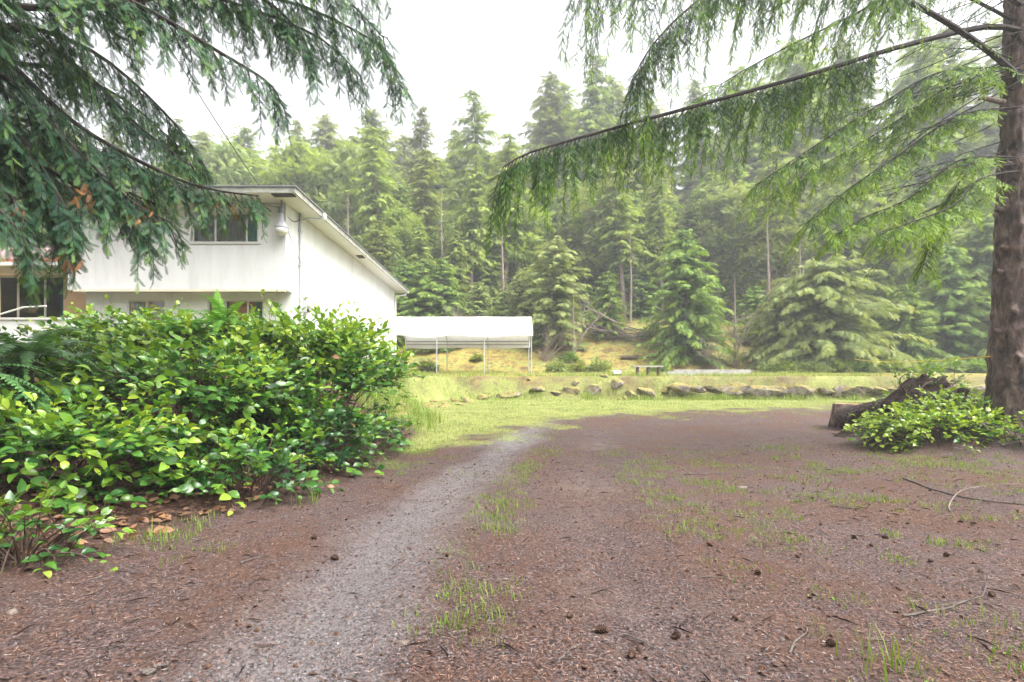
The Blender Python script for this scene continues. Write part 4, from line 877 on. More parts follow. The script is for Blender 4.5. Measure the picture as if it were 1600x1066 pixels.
# boughs higher up and behind, out of the picture
for k in range(9):
    z = 8.8 + k * .38; a = k * 2.4; L = 3.2 - k * .12; q = np.linspace(0, 1, 8)[:, None]; pts = np.array([TX, TY, tz + z]) + q * L * np.array([math.cos(a), math.sin(a), 0]) + np.array([0, 0, 1.]) * (.2 * q - .35 * q * q) * L
    mb = MB(); mb.tube(pts, np.linspace(.05, .01, 8), 5); lb = part('limb', mb, M['twig'], cedar); tw = MB(); bough(pts, rc, 4, (.5, 1.0), .3, .17, out, tw, .14, start=.2)
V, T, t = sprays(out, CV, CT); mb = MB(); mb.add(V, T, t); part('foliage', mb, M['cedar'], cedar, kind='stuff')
# browned sprays
od = []; tw = MB()
for px, py, Y in [(222, 330, 5.5), (232, 345, 5.5), (240, 335, 5.6), (215, 340, 5.5), (130, 300, 5.2), (135, 312, 5.2), (125, 290, 5.3), (108, 395, 5.1), (112, 410, 5.1), (362, 318, 6.1), (20, 330, 4.9)]:
    n = 7; p = P(px, py, Y)[None] + rc.normal(0, .05, (n, 3)); od.append((p, unit(rc.normal(0, .35, (n, 3)) + np.array([0, 0, -1.])), rc.normal(size=(n, 3)), rc.uniform(.08, .15, n), rc.uniform(0, 1, n)))
V, T, t = sprays(od, CV, CT); mb = MB(); mb.add(V, T, t); part('browned_foliage', mb, M['cedar_dead'], cedar, kind='stuff')

# ------------------------------------------------------------------ foreground fir (right)
def shoot_tmpl():
    V = []; T = []; rg = np.random.default_rng(4)
    def tri(p, d, L, w, nrm):
        q = unit(np.cross(d, nrm)); n = len(V)
        for a in (p + q * w / 2, p - q * w / 2, p + d * L): V.append(a)
        T.append((n, n + 1, n + 2))
    for k in range(12):
        x = .04 + .94 * k / 12
        for s in (-1, 1):
            d = unit(np.array([.75, s * (.75 + rg.uniform(-.15, .2)), rg.uniform(-.25, .45)])); tri(np.array([x, 0, -.1 * x * x]), d, .21 * (1.05 - .35 * x), .05, np.array([0, 0, 1.]))
    tri(np.array([0, 0, 0.]), unit(np.array([1., 0, -.1])), 1.0, .02, np.array([0, 0, 1.])); tri(np.array([0, 0, 0.]), unit(np.array([1., 0, -.1])), 1.0, .02, np.array([0, 1., 0]))
    return np.array(V), np.array(T)
FV, FT = shoot_tmpl()
rfir = np.random.default_rng(99)
FX, FY = 8.50, 8.75
fz = float(H(FX, FY))
fir = thing('douglas_fir_tree', 'big fir with rough grey brown trunk and long limbs over the drive', 'tree', (FX, FY, fz))
# bark surface
nz, na = 170, 72
zz = np.concatenate([np.linspace(-.35, 8, 140), np.linspace(8.3, 17, 30)]); aa = np.arange(na) / na * 2 * math.pi
ZZ, AA = np.meshgrid(zz, aa, indexing='ij')
R0 = .30 * (1 - ZZ / 22) + .09 * np.exp(-np.clip(ZZ + .1, 0, None) / .3) * (1 + .35 * np.cos(AA * 5 + 1))
bn_ = fbm(AA * 14 / 6.28 * 2.2 + .8 * fbm(ZZ * 2, AA, 3), ZZ * 2.6, 81, 3); R1 = R0 + .07 * (bn_ - .5) + .035 * (fbm(AA * 9, ZZ * 9, 83, 2) - .5)
lean = .028 * ZZ
KN = [(2.55, 3.4), (2.95, 3.5), (3.62, 3.3), (1.55, 3.35), (1.85, 4.0), (4.35, 3.6), (1.1, 4.2), (.75, 3.5), (5.2, 3.3), (3.3, 4.2)]
for kz, ka in KN: R1 = R1 + .06 * np.exp(-((ZZ - kz) / .07) ** 2 - (np.angle(np.exp(1j * (AA - ka))) / .22) ** 2) + .02 * np.exp(-((ZZ - kz) / .05) ** 2)
V = np.stack([FX + lean + R1 * np.cos(AA), FY + R1 * np.sin(AA), fz + ZZ], -1).reshape(-1, 3); J = np.arange(nz * na).reshape(nz, na); K = np.roll(J, -1, 1)
T = np.concatenate([np.stack([J[:-1].ravel(), K[:-1].ravel(), K[1:].ravel()], -1), np.stack([J[:-1].ravel(), K[1:].ravel(), J[1:].ravel()], -1)])
mb = MB(); mb.add(V, T)
def barkmat():
    m, nt, out_ = newmat('rough_fir_bark'); tc = N(nt, 'ShaderNodeTexCoord'); mp = N(nt, 'ShaderNodeMapping'); mp.inputs['Scale'].default_value = (1, 1, .4); nt.links.new(tc.outputs['Object'], mp.inputs[0])
    a = noise_(nt, 9, 8, .7, mp.outputs[0], .6); b = noise_(nt, 30, 6, .7, mp.outputs[0]); big = noise_(nt, 2.2, 4, .6, tc.outputs['Object'])
    col = ramp(nt, a, [(.38, (.018, .010, .008)), (.48, (.08, .048, .038)), (.58, (.17, .11, .09)), (.70, (.34, .27, .24))])
    col = mixc(nt, math_(nt, 'MULTIPLY', math_(nt, 'SUBTRACT', big, .5), 3, True), col, (.12, .07, .05))
    p = N(nt, 'ShaderNodeBsdfPrincipled'); p.inputs['Roughness'].default_value = .75; nt.links.new(col, p.inputs['Base Color'])
    bm_ = N(nt, 'ShaderNodeBump'); bm_.inputs['Strength'].default_value = 1.0; bm_.inputs['Distance'].default_value = .03; nt.links.new(math_(nt, 'ADD', a, math_(nt, 'MULTIPLY', b, .5)), bm_.inputs['Height']); nt.links.new(bm_.outputs[0], p.inputs['Normal'])
    nt.links.new(p.outputs[0], out_.inputs[0]); return m
M['firbark'] = barkmat(); part('trunk', mb, M['firbark'], fir, True)
for kz, ka in KN[:6]:
    c = np.array([FX + .028 * kz + .31 * math.cos(ka), FY + .31 * math.sin(ka), fz + kz]); d = np.array([math.cos(ka), math.sin(ka), .15])
    mb = MB(); mb.tube([c - d * .05, c + d * .05, c + d * .1], [.06, .05, .03], 8); part('knot', mb, M['root'], fir)
c = P(1530, 155, 8.45); mb = MB(); mb.tube([(FX - .2, FY - .1, c[2] + .06), c + np.array([.05, 0, .02]), c], [.045, .034, .028], 8); part('broken_limb', mb, M['bark'], fir)
def ftrunk(z): return (FX + .028 * z, FY - .1, z)
flimbs = [  # start z, pixel path, radius, density, twig length, spray, start
 (ftrunk(7.22), [(1540, 42, 8.5), (1400, 75, 8.2), (1280, 112, 7.9), (1090, 165, 7.3), (940, 206, 6.8), (830, 238, 6.4), (785, 262, 6.2)], .052, 22, (.3, 1.45), .15, .30, .027),
 (ftrunk(6.35), [(1560, 92, 8.4), (1490, 42, 8.0), (1415, 0, 7.6), (1300, -50, 7.0), (1150, -70, 6.4), (1000, -50, 6.0), (900, -20, 5.8)], .055, 16, (.3, 1.5), .15, .35, .03),
 (ftrunk(7.6), [(1480, -60, 8.2), (1300, -80, 7.6), (1160, -40, 7.2), (1080, 10, 7.0), (1020, 70, 6.8), (985, 130, 6.7)], .04, 19, (.3, 1.6), .15, .25, .028),
 (ftrunk(7.3), [(1450, -20, 8.9), (1300, 40, 9.2), (1180, 100, 9.4), (1080, 160, 9.6)], .03, 14, (.3, 1.2), .17, .12, .034),
 (ftrunk(5.95), [(1500, 180, 8.3), (1400, 245, 8.0), (1320, 300, 7.8), (1265, 350, 7.6)], .02, 14, (.25, .8), .16, .15, .03),
 (ftrunk(5.1), [(1500, 250, 8.2), (1420, 310, 7.9), (1350, 340, 7.7), (1300, 372, 7.6)], .018, 15, (.25, .75), .16, .18, .03),
 (ftrunk(5.0), [(1515, 270, 8.3), (1475, 330, 8.1), (1450, 390, 8.0), (1440, 425, 7.9)], .018, 16, (.25, .5), .15, .45, .03),
 (ftrunk(4.9), [(1530, 280, 8.0), (1490, 320, 7.6), (1430, 345, 7.3), (1380, 362, 7.1)], .016, 14, (.4, .7), .16, .3, .03),
 (ftrunk(6.2), [(1500, 130, 8.7), (1400, 190, 8.9), (1300, 250, 9.0), (1210, 300, 9.1)], .02, 15, (.3, 1.0), .16, .12, .034),
 (ftrunk(6.6), [(1480, 110, 8.0), (1380, 160, 7.8), (1270, 230, 7.5), (1180, 290, 7.3)], .018, 13, (.25, .9), .15, .15, .034),
]
fo = []
for li, (st, path, r, dens, lr, sp, start, spc) in enumerate(flimbs):
    L = smooth([st] + [P(*q) for q in path], 22); mb = MB(); mb.tube(L, np.linspace(r, r * .12, 22), 7); lb = part('limb', mb, M['twig'], fir)
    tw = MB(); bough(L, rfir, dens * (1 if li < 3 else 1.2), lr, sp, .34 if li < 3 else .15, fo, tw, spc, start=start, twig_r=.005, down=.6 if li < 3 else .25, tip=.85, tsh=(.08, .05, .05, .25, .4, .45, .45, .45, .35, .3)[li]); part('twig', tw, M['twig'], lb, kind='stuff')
# thin, mostly bare side branches low on the trunk
for k in range(34):
    z0 = rfir.uniform(4.6, 8.2); st = np.array([FX - .2 + .028 * z0, FY - rfir.uniform(-.25, .3), z0]); L = rfir.uniform(1.4, 3.6); az = math.pi + rfir.uniform(-.75, .75); d = np.array([math.cos(az), math.sin(az), rfir.uniform(-.55, -.15)])
    pts = [st]; 
    for j in range(7): d = unit(d + np.array([0, 0, rfir.uniform(-.07, .05)]) + rfir.normal(0, .05, 3)); pts.append(pts[-1] + d * L / 7)
    mb = MB(); mb.tube(pts, np.linspace(.011, .003, 8), 4); lb = part('thin_branch', mb, M['twig'], fir)
    tw = MB(); bough(smooth(pts, 14), rfir, 6, (.25, .6), .11, .12, fo if k % 3 else [], tw, .06, start=.3, twig_r=.004, tsh=.15); part('twig', tw, M['twig'], lb, kind='stuff')
for k in range(12):
    z = 8.2 + k * .6; a = k * 2.4 + .6; L = 4.2 - k * .22; q = np.linspace(0, 1, 8)[:, None]; pts = np.array([FX, FY, z]) + q * L * np.array([math.cos(a), math.sin(a), 0]) + np.array([0, 0, 1.]) * (.1 * q - .3 * q * q) * L
    mb = MB(); mb.tube(pts, np.linspace(.05, .01, 8), 5); lb = part('limb', mb, M['twig'], fir); tw = MB(); bough(pts, rfir, 4, (.5, 1.0), .3, .2, fo, tw, .14, start=.2)
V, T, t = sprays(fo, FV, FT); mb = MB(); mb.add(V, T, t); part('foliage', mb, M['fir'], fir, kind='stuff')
mb = MB(); mb.tube(sag(P(1335, 561, 24), (FX - .33, FY, CAM_H + (HOR - 557) / F * FY), .12, 24), .012, 6)
tag(link('rope', mb.mesh('rope'), M['rope']), 'thin yellow rope tied across to the big fir trunk', 'rope')

# ------------------------------------------------------------------ salal shrubs
def leaf_tmpl():
    """broad oval pointed leaf, folded along the midrib, tip drooping; x 0..1"""
    xs_ = [0, .18, .45, .74, 1.0]; w = [.02, .23, .31, .20, .0]; V = []; T = []
    for x, ww_ in zip(xs_, w):
        z = .05 * math.sin(x * 3.1) - .10 * x * x; V += [(x, -ww_, z + .22 * ww_), (x, 0, z), (x, ww_, z + .22 * ww_)]
    for k in range(4):
        a = k * 3; 
        for c in (0, 1): T += [(a + c, a + 3 + c, a + 4 + c), (a + c, a + 4 + c, a + 1 + c)]
    return np.array(V), np.array(T)
LV, LT = leaf_tmpl()
LEAFMESH = []
for k in range(12):
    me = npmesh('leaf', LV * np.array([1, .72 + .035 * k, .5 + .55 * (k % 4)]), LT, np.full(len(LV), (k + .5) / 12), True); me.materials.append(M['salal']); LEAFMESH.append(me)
cpos = np.array([0, 0, CAM_H])
rs_ = np.random.default_rng(123)
def salal(label, cx, cy, rx, ry, ztop, nshoot, size, bright, zlow=None, nparts=280, dead=12, name='salal_shrub', cat='shrub'):
    g0 = float(H(cx, cy)); root = thing(name, label, cat, (cx, cy, g0), 'leafy salal shrubs' if name == 'salal_shrub' else None)
    ps, xs_, us, ss, tt = [], [], [], [], []; stems = MB()
    hgt = max(.3, ztop - g0)
    for i in range(nshoot):
        az = rs_.uniform(0, 2 * math.pi); el = math.asin(rs_.uniform(0, 1) ** .8) if rs_.uniform() > .15 else rs_.uniform(0, .4)
        d = np.array([math.cos(az) * math.cos(el), math.sin(az) * math.cos(el), math.sin(el)])
        if d[1] > .55 and rs_.uniform() < .6: d[1] *= -1
        rr_ = rs_.uniform(.62, 1.0) * (.82 + .36 * fbm(az * 1.7 + cx, el * 3 + cy, 91, 3))
        e = np.abs(d) ** .75 * np.sign(d)
        p = np.array([cx + rx * rr_ * e[0], cy + ry * rr_ * e[1], 0]); gz = float(H(p[0], p[1])); base_z = min(g0, gz) if d[2] > .3 else gz
        p[2] = max(gz + .05, g0 + (hgt * e[2] * rr_ if d[2] > 0 else 0) if d[2] > .25 else gz + .06 + max(0, d[2]) * hgt)
        if p[2] < gz + .04: p[2] = gz + .04
        dirv = unit(np.array([d[0] * rx, d[1] * ry, d[2] * hgt + .35]) + rs_.normal(0, .45, 3)); L = rs_.uniform(.22, .45) * size / .10
        n = int(rs_.integers(5, 9)); q = unit(np.cross(dirv, [0.1, .05, 1.])); pts = []
        cl = rs_.normal(0, .13)
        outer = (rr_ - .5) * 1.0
        for k in range(n):
            s = (k + 1) / n; dirv = unit(dirv + np.array([0, 0, -.05]) + rs_.normal(0, .06, 3)); pk = p + dirv * L * s; pts.append(pk)
            sd_ = 1 if k % 2 else -1; ld = unit(dirv * (.35 + .5 * s) + q * sd_ * (1 - .5 * s) + np.array([0, 0, rs_.uniform(-.25, .3)])); 
            ps.append(pk); xs_.append(ld); us.append(np.array([0, 0, .8]) + d * .75 + rs_.normal(0, .42, 3)); ss.append(size * rs_.uniform(.45, 1.2) * (1 - .25 * (s > .9)))
            tt.append(np.clip(bright + .42 * (s - .55) + .5 * (outer - .3) + .28 * d[2] - .1 + cl + rs_.normal(0, .1), 0, 1))  # tips yellow with new growth; inner and lower leaves coloured darker as interior shade
        stems.tube([p - dirv * .1 + np.array([0, 0, -.1])] + pts, np.linspace(.005, .0015, n + 1), 3, False)
    for i in range(26):      # woody stems from the ground
        a = rs_.uniform(0, 6.28); r0 = rs_.uniform(0, .6); b = np.array([cx + rx * r0 * math.cos(a), cy + ry * r0 * math.sin(a), 0]); b[2] = float(H(b[0], b[1])) - .05
        e = np.array([cx + rx * .85 * math.cos(a), cy + ry * .85 * math.sin(a), g0 + hgt * rs_.uniform(.3, .8)]); stems.tube([b, b * .6 + e * .4 + np.array([0, 0, .15 * hgt]), e], [.012, .009, .004], 4, False)
    part('stem', stems, M['root'], root, kind='stuff')
    ps, xs_, us, ss, tt = map(np.array, (ps, xs_, us, ss, tt)); Mx = frames(xs_, us); keepv = ps[:, 2] > -1
    score = np.linalg.norm(ps - cpos, axis=1) - .8 * (ps[:, 2] - g0) / hgt - .5 * rs_.uniform(size=len(ps)); order = np.argsort(score); near = order[:nparts]; rest = order[nparts:]
    base = np.array(root.location)
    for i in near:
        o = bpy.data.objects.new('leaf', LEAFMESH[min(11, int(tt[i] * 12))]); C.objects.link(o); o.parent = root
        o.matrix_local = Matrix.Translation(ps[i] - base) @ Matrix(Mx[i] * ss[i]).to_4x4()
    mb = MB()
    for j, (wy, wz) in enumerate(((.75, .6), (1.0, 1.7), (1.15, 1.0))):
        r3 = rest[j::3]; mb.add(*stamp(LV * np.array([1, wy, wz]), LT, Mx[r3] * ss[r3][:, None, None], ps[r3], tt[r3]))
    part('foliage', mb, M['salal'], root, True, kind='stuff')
    if dead:
        k = dead; i = rs_.choice(len(ps), k, replace=False); V, T, t = stamp(LV, LT, frames(xs_[i] + rs_.normal(0, .4, (k, 3)), us[i] + rs_.normal(0, .6, (k, 3))) * ss[i][:, None, None] * .8, ps[i] + np.array([0, -.03, .02]), rs_.uniform(.2, 1, k)); mb = MB(); mb.add(V, T, t); part('withered_leaves', mb, M['deadleaf'], root, True, kind='stuff')
    return root
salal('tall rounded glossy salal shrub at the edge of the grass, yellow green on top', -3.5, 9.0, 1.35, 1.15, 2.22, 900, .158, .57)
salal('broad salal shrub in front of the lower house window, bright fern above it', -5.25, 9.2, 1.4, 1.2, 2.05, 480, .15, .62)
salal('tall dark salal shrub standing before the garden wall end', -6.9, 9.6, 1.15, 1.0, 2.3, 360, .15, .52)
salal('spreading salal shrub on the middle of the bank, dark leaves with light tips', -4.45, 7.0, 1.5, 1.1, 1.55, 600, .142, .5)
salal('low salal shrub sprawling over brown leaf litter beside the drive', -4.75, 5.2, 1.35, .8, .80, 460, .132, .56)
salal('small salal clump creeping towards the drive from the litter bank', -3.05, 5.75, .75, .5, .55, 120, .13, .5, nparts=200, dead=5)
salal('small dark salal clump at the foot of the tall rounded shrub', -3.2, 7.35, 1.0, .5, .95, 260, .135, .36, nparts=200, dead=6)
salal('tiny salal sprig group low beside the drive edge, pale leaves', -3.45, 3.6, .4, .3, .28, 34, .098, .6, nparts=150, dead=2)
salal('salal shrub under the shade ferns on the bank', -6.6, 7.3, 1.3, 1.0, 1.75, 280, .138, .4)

# ferns
def frond(L, az, el, curve, wid, mat, root, pos, rg, tint):
    mb = MB(); n = 26; s = np.linspace(0, 1, n + 1); ang = el - curve * s; step = L / n; hd = np.array([math.cos(az), math.sin(az), 0])
    d = hd[None] * np.cos(ang)[:, None] + np.array([0, 0, 1.])[None] * np.sin(ang)[:, None]; pts = np.vstack([[0, 0, 0], np.cumsum(d[:-1] * step, axis=0)]) + np.array(pos)
    mb.tube(pts, np.linspace(.006, .0015, n + 1), 3, False, .3); q = np.array([-hd[1], hd[0], 0])
    for k in range(3, n + 1):
        w = wid * math.sin(math.pi * min(1, (.1 + .9 * s[k]) ** .7)) + .01; up = np.cross(d[k], q)
        for sd_ in (-1, 1):
            a = pts[k]; dv = unit(q * sd_ + d[k] * .35 - np.array([0, 0, .25]) + rg.normal(0, .06, 3)); t = d[k] * step * .62
            mb.add([a - t * .5, a + t * .8, a + dv * w * .6 + t * .75, a + dv * w * .6 - t * .3, a + dv * w + t * .3], [(0, 1, 2), (0, 2, 3), (3, 2, 4)], float(np.clip(tint + rg.normal(0, .1), 0, 1)))
    return part('frond', mb, M[mat], root)
rfe = np.random.default_rng(55)
def fern(label, x, y, z, n, L, mat, tint, el=(.5, 1.2), azr=(0, 6.28), wid=.1):
    root = thing('fern', label, 'fern', (x, y, z))
    for k in range(n): frond(L * rfe.uniform(.7, 1.15), azr[0] + (azr[1] - azr[0]) * (k + rfe.uniform(0, .8)) / n, rfe.uniform(*el), rfe.uniform(1.1, 1.9), wid * rfe.uniform(.8, 1.1), mat, root, (x, y, z), rfe, tint)
    stub = MB(); stub.tube([(x, y, float(H(x, y)) - .05), (x, y, z)], [.05, .03], 6); part('root_crown', stub, M['root'], root)
fern('bright green sword fern arching above the broad salal, one frond upright', -4.75, 8.5, 2.2, 24, .95, 'fern', .65, (.35, 1.2), (0, 6.28), .11)
fern('bright fern beside the taller upright fern above the salal', -5.45, 8.45, 2.15, 16, .75, 'fern', .55, (.4, 1.1))
fern('dark blue green fern on the bank, below the wing windows', -5.75, 6.1, 1.6, 22, 1.15, 'fern_blue', .45, (.2, 1.0), (0, 6.28), .1)
fern('dark fern low on the bank at the salal edge', -5.2, 5.75, 1.1, 18, .95, 'fern_blue', .35, (.2, .9), (0, 6.28), .09)
fern('tall dark fern near the cedar trunk', -5.7, 5.2, 1.3, 20, 1.1, 'fern_blue', .5, (.3, 1.1), (0, 6.28), .1)
root = [o for o in C.objects if o.name.startswith('fern')][0]
frond(.85, 2.2, 1.35, .8, .11, 'fern', root, (-4.85, 8.5, 2.25), rfe, .8)

# ------------------------------------------------------------------ right: pile, log, plants
rp = np.random.default_rng(17)
pile = thing('root_pile', 'dark heap of uprooted roots and soil beside the big fir', 'root pile', (7.9, 9.7, .5))
nn = 60; X_, Y_ = np.meshgrid(np.linspace(-1, 1, nn), np.linspace(-1, 1, nn)); R_ = np.hypot(X_, Y_)
px_ = 7.85 + X_ * 1.75; py_ = 9.9 + Y_ * .85
hh = .9 * sstep(1.0, .1, R_ + .35 * (fbm(X_ * 2.5, Y_ * 2.5, 7) - .5)) * (.7 + .9 * (fbm(X_ * 6 + 3, Y_ * 6, 8, 5) - .3)) * (1 + .35 * X_) 
pz = H(px_, py_) - .06 + hh; J = np.arange(nn * nn).reshape(nn, nn)
mb = MB(); mb.add(np.stack([px_, py_, pz], -1).reshape(-1, 3), np.concatenate([np.stack([J[:-1, :-1].ravel(), J[:-1, 1:].ravel(), J[1:, 1:].ravel()], -1), np.stack([J[:-1, :-1].ravel(), J[1:, 1:].ravel(), J[1:, :-1].ravel()], -1)])); part('soil', mb, M['soil'], pile, True)
def pileh(x, y):
    i = int(np.clip((x - 6.1) / 3.5 * (nn - 1), 0, nn - 1)); j = int(np.clip((y - 9.05) / 1.7 * (nn - 1), 0, nn - 1)); return max(float(H(x, y)), pz[j, i])
for k in range(90):
    x = rp.uniform(6.5, 9.3); y = rp.uniform(9.1, 10.2); z = pileh(x, y); d = unit(rp.normal(0, 1, 3) * np.array([1, .7, .45])); pts = [np.array([x, y, z - .02])]
    for j in range(5): d = unit(d + rp.normal(0, .3, 3) - np.array([0, 0, .04])); pts.append(pts[-1] + d * rp.uniform(.06, .2))
    mb = MB(); mb.tube(pts, np.linspace(.03, .005, 6) * rp.uniform(.4, 1.3), 5); part('root', mb, M['root'], pile)
for k in range(12):
    x = rp.uniform(7.0, 8.9); y = rp.uniform(9.3, 10); mb = MB(); V = rock(rp, rp.uniform(.07, .2, 3)); mb.add(V + np.array([x, y, pileh(x, y) + .03]), IT); part('clod', mb, M['soil'], pile, True)
# sawn log
M['logbark'] = surf('dark_wet_bark', [(.38, (.012, .008, .007)), (.5, (.05, .035, .03)), (.66, (.14, .10, .085))], 22, .75, 1.0, 40, bdist=.03)
lg = thing('sawn_log', 'short sawn log with rough bark lying tilted against the root pile', 'log', P(1340, 660, 10.9))
c0 = P(1309, 655, 11.3); c1 = P(1392, 636, 10.7); ax_ = unit(c1 - c0); e1 = unit(np.cross(ax_, [0, 0, 1.])); e2 = np.cross(e1, ax_); na2 = 40; th = np.arange(na2) / na2 * 2 * math.pi; rows = []
for s in np.linspace(0, 1, 16):
    rr2 = .205 + .02 * (fbm(th * 4, s * 3 + 0 * th, 15) - .5) + .008 * np.cos(th * 17); rows.append((c0 + (c1 - c0) * s)[None] + rr2[:, None] * (np.cos(th)[:, None] * e1 + np.sin(th)[:, None] * e2))
V = np.concatenate(rows); J = np.arange(16 * na2).reshape(16, na2); K = np.roll(J, -1, 1); mb = MB(); mb.add(V, np.concatenate([np.stack([J[:-1].ravel(), K[:-1].ravel(), K[1:].ravel()], -1), np.stack([J[:-1].ravel(), K[1:].ravel(), J[1:].ravel()], -1)])); part('bark', mb, M['logbark'], lg, True)
for r_, c, s in ((rows[0], c0, -1), (rows[-1], c1, 1)):
    mb = MB(); q = (r_ - c) * .985 + c + ax_ * .004 * s; V = np.vstack([q, c[None] + ax_ * .004 * s]); mb.add(V, [(i, (i + 1) % na2, na2) for i in range(na2)]); part('cut_face', mb, M['cutwood'], lg)
x, y = 7.55, 11.6; z = float(H(x, y)); st = thing('tree_stump', 'low stump with pale orange cut top behind the sawn log', 'stump', (x, y, z)); mb = MB(); mb.tube([(x, y, z - .1), (x, y, z + .2), (x + .02, y, z + .52)], [.36, .29, .26], 18); part('bark', mb, M['firbark'], st, True); mb = MB(); mb.tube([(x + .02, y, z + .521), (x + .02, y, z + .535)], .24, 18); part('cut_face', mb, M['cutwood'], st)
salal('bright yellow green leafy plants spilling from the mound below the fir', 7.05, 8.7, 1.05, .42, .6, 300, .105, .85, nparts=280, dead=2, name='leafy_shrub')
salal('leafy plants growing over the top of the root pile', 7.9, 9.1, .85, .35, .95, 150, .10, .75, nparts=200, dead=3, name='leafy_shrub')
salal('small leafy plants at the foot of the fir trunk', 8.4, 8.15, .7, .25, .52, 60, .10, .62, nparts=120, dead=2, name='leafy_shrub')
salal('leafy plants peeping over the crest of the root pile', 8.15, 10.1, .7, .4, 1.62, 80, .10, .58, nparts=120, dead=0, name='leafy_shrub')
def stick(label, pts, r, mat='stick', name='stick', side=()):
    pts = smooth(pts, 14); pts = pts + np.random.default_rng(len(label)).normal(0, r * .9, pts.shape) * np.array([1, 1, .3]); mb = MB(); mb.tube(pts, np.linspace(r, r * .35, 14) * (1 + .15 * np.sin(np.arange(14) * 2.1)), 6)
    for i, d, L in side:
        q = pts[i]; mb.tube([q, q + np.array(d) * L * .5 + np.array([0, 0, .01]), q + np.array(d) * L], [r * .5, r * .4, r * .2], 4)
    tag(link(name, mb.mesh(name), M[mat]), label, 'stick'); 
def G(px, py, lift=.01):
    Y = 1000 / (py - HOR)
    for _ in range(12): x = (px - 800) / F * Y; Y = (CAM_H - float(H(x, Y))) * F / (py - HOR)
    x = (px - 800) / F * Y; return np.array([x, Y, float(H(x, Y)) + lift])
stick('thick grey brown branch lying across the leafy mound below the fir', [P(1438, 636, 8.9), P(1480, 643, 8.6), P(1510, 652, 8.4), P(1535, 661, 8.3), P(1560, 668, 8.2)], .032, name='fallen_branch', side=[(8, (.2, -.5, -.4), .4)])
stick('long dark stick lying on red needles in front of the mound', [G(1411, 747), G(1450, 763), G(1500, 777), G(1560, 786), G(1640, 793)], .012, name='fallen_branch')
stick('thin forked pale twig crossing the long dark stick', [G(1484, 800), G(1490, 780, .03), G(1520, 768, .05), G(1580, 762, .04), G(1640, 760, .03)], .006, 'twig_grey', name='fallen_branch')
stick('curved rotten stick on the needles near the right edge', [G(1412, 965), G(1460, 957), G(1505, 945), G(1538, 930), G(1540, 905, .03)], .006, name='fallen_branch')
for px0, py0, px1, py1, r, lb in [(1090, 903, 1150, 910, .004, 'straight thin dark twig on the gravel'), (1145, 938, 1175, 944, .005, 'short dark twig on the gravel beside a straight one'), (975, 993, 1055, 1035, .005, 'long thin twig slanting beside two cones'), (1300, 792, 1365, 803, .007, 'dark twig on the needles beyond the cones'),
                                  (1235, 1023, 1265, 985, .006, 'pale brown twig standing out among grass sprigs'), (870, 1040, 905, 1008, .005, 'short twig on wet gravel'), (570, 795, 595, 787, .006, 'short twig on the left gravel edge'), (375, 882, 412, 871, .006, 'dark twig on the left wheel track edge'), (225, 1057, 262, 1042, .012, 'chunky bark stick at the left front'), (1068, 742, 1135, 741, .012, 'flat dark stick on the far gravel')]:
    a, b = G(px0, py0), G(px1, py1); stick(lb, [a, a * .6 + b * .4 + np.array([0, .01, .004]), b], r)

# cones: a spiral of scales round a core, one mesh shared
cm = MB(); cm.tube([(-.04, 0, 0), (-.02, 0, 0), (.01, 0, 0), (.042, 0, 0)], [.008, .016, .015, .004], 7)
for k in range(64):
    t = k / 64; a = k * 2.4; x = -.04 + .08 * t; r = .019 * math.sin(math.pi * (.16 + .8 * t)) + .004; rd = np.array([0, math.cos(a), math.sin(a)]); tg = np.array([0, -math.sin(a), math.cos(a)]); b = np.array([x, 0, 0]) + rd * .006; e = np.array([x + .013, 0, 0]) + rd * r * 1.25
    cm.add([b - tg * .004, b + tg * .004, e + tg * .0075, e - tg * .0075, e + np.array([.006, 0, 0])], [(0, 1, 2), (0, 2, 3), (3, 2, 4)])
cone_me = cm.mesh('fir_cone'); cone_me.materials.append(M['cone'])
rcn = np.random.default_rng(3)
cones = [(1058, 997, 'l'), (987, 1028, 'l'), (943, 989, 'l'), (522, 875, 'l'), (1150, 970, 'f'), (1247, 873, 'f'), (1183, 898, 'f'), (1282, 822, 'f'), (1334, 842, 'f'), (1362, 855, 'f'), (1382, 842, 'f'), (1454, 879, 'f'), (1550, 933, 'f'), (1270, 780, 'f'), (756, 741, 'g'), (742, 727, 'g'), (890, 966, 'g'), (490, 843, 'g'), (1110, 854, 'g'), (1500, 818, 'f'), (1520, 820, 'f'), (1300, 1010, 'f'), (700, 870, 'g'), (1480, 870, 'f')]
for px, py, k in cones:
    p = G(px, py, .016); o = link('fir_cone', cone_me, None, None, p); s = rcn.uniform(.7, 1.0) * (.9 if k == 'l' else .62); o.scale = (s, s, s); o.rotation_euler = (rcn.uniform(0, 6), rcn.uniform(-.25, .25), rcn.uniform(0, 6.28))
    tag(o, {'l': 'big open fir cone lying on the wet gravel', 'f': 'dark fir cone lying among red needles right of the drive', 'g': 'small fir cone lying on the gravel wheel tracks'}[k], 'cone', 'fir cones on the ground')
for px, py, w, h, lb in [(1157, 763, .2, .07, 'flat tan stone half buried in the drive'), (1000, 1020, .05, .035, 'small round grey stone touching a big cone'), (628, 1005, .085, .02, 'flat pale stone in the left wheel track'), (1178, 842, .07, .03, 'small tan stone on the gravel'), (22, 957, .09, .04, 'pale stone at the left front edge'), (1125, 862, .06, .02, 'small grey stone in the needles')]:
    p = G(px, py, 0); V = rock(rr, (w / 2, w / 2.6, h)); me = npmesh('stone', V, IT, None, True); o = link('stone', me, M['root'] if 'grey' in lb else M['bark'], None, p); tag(o, lb, 'stone')

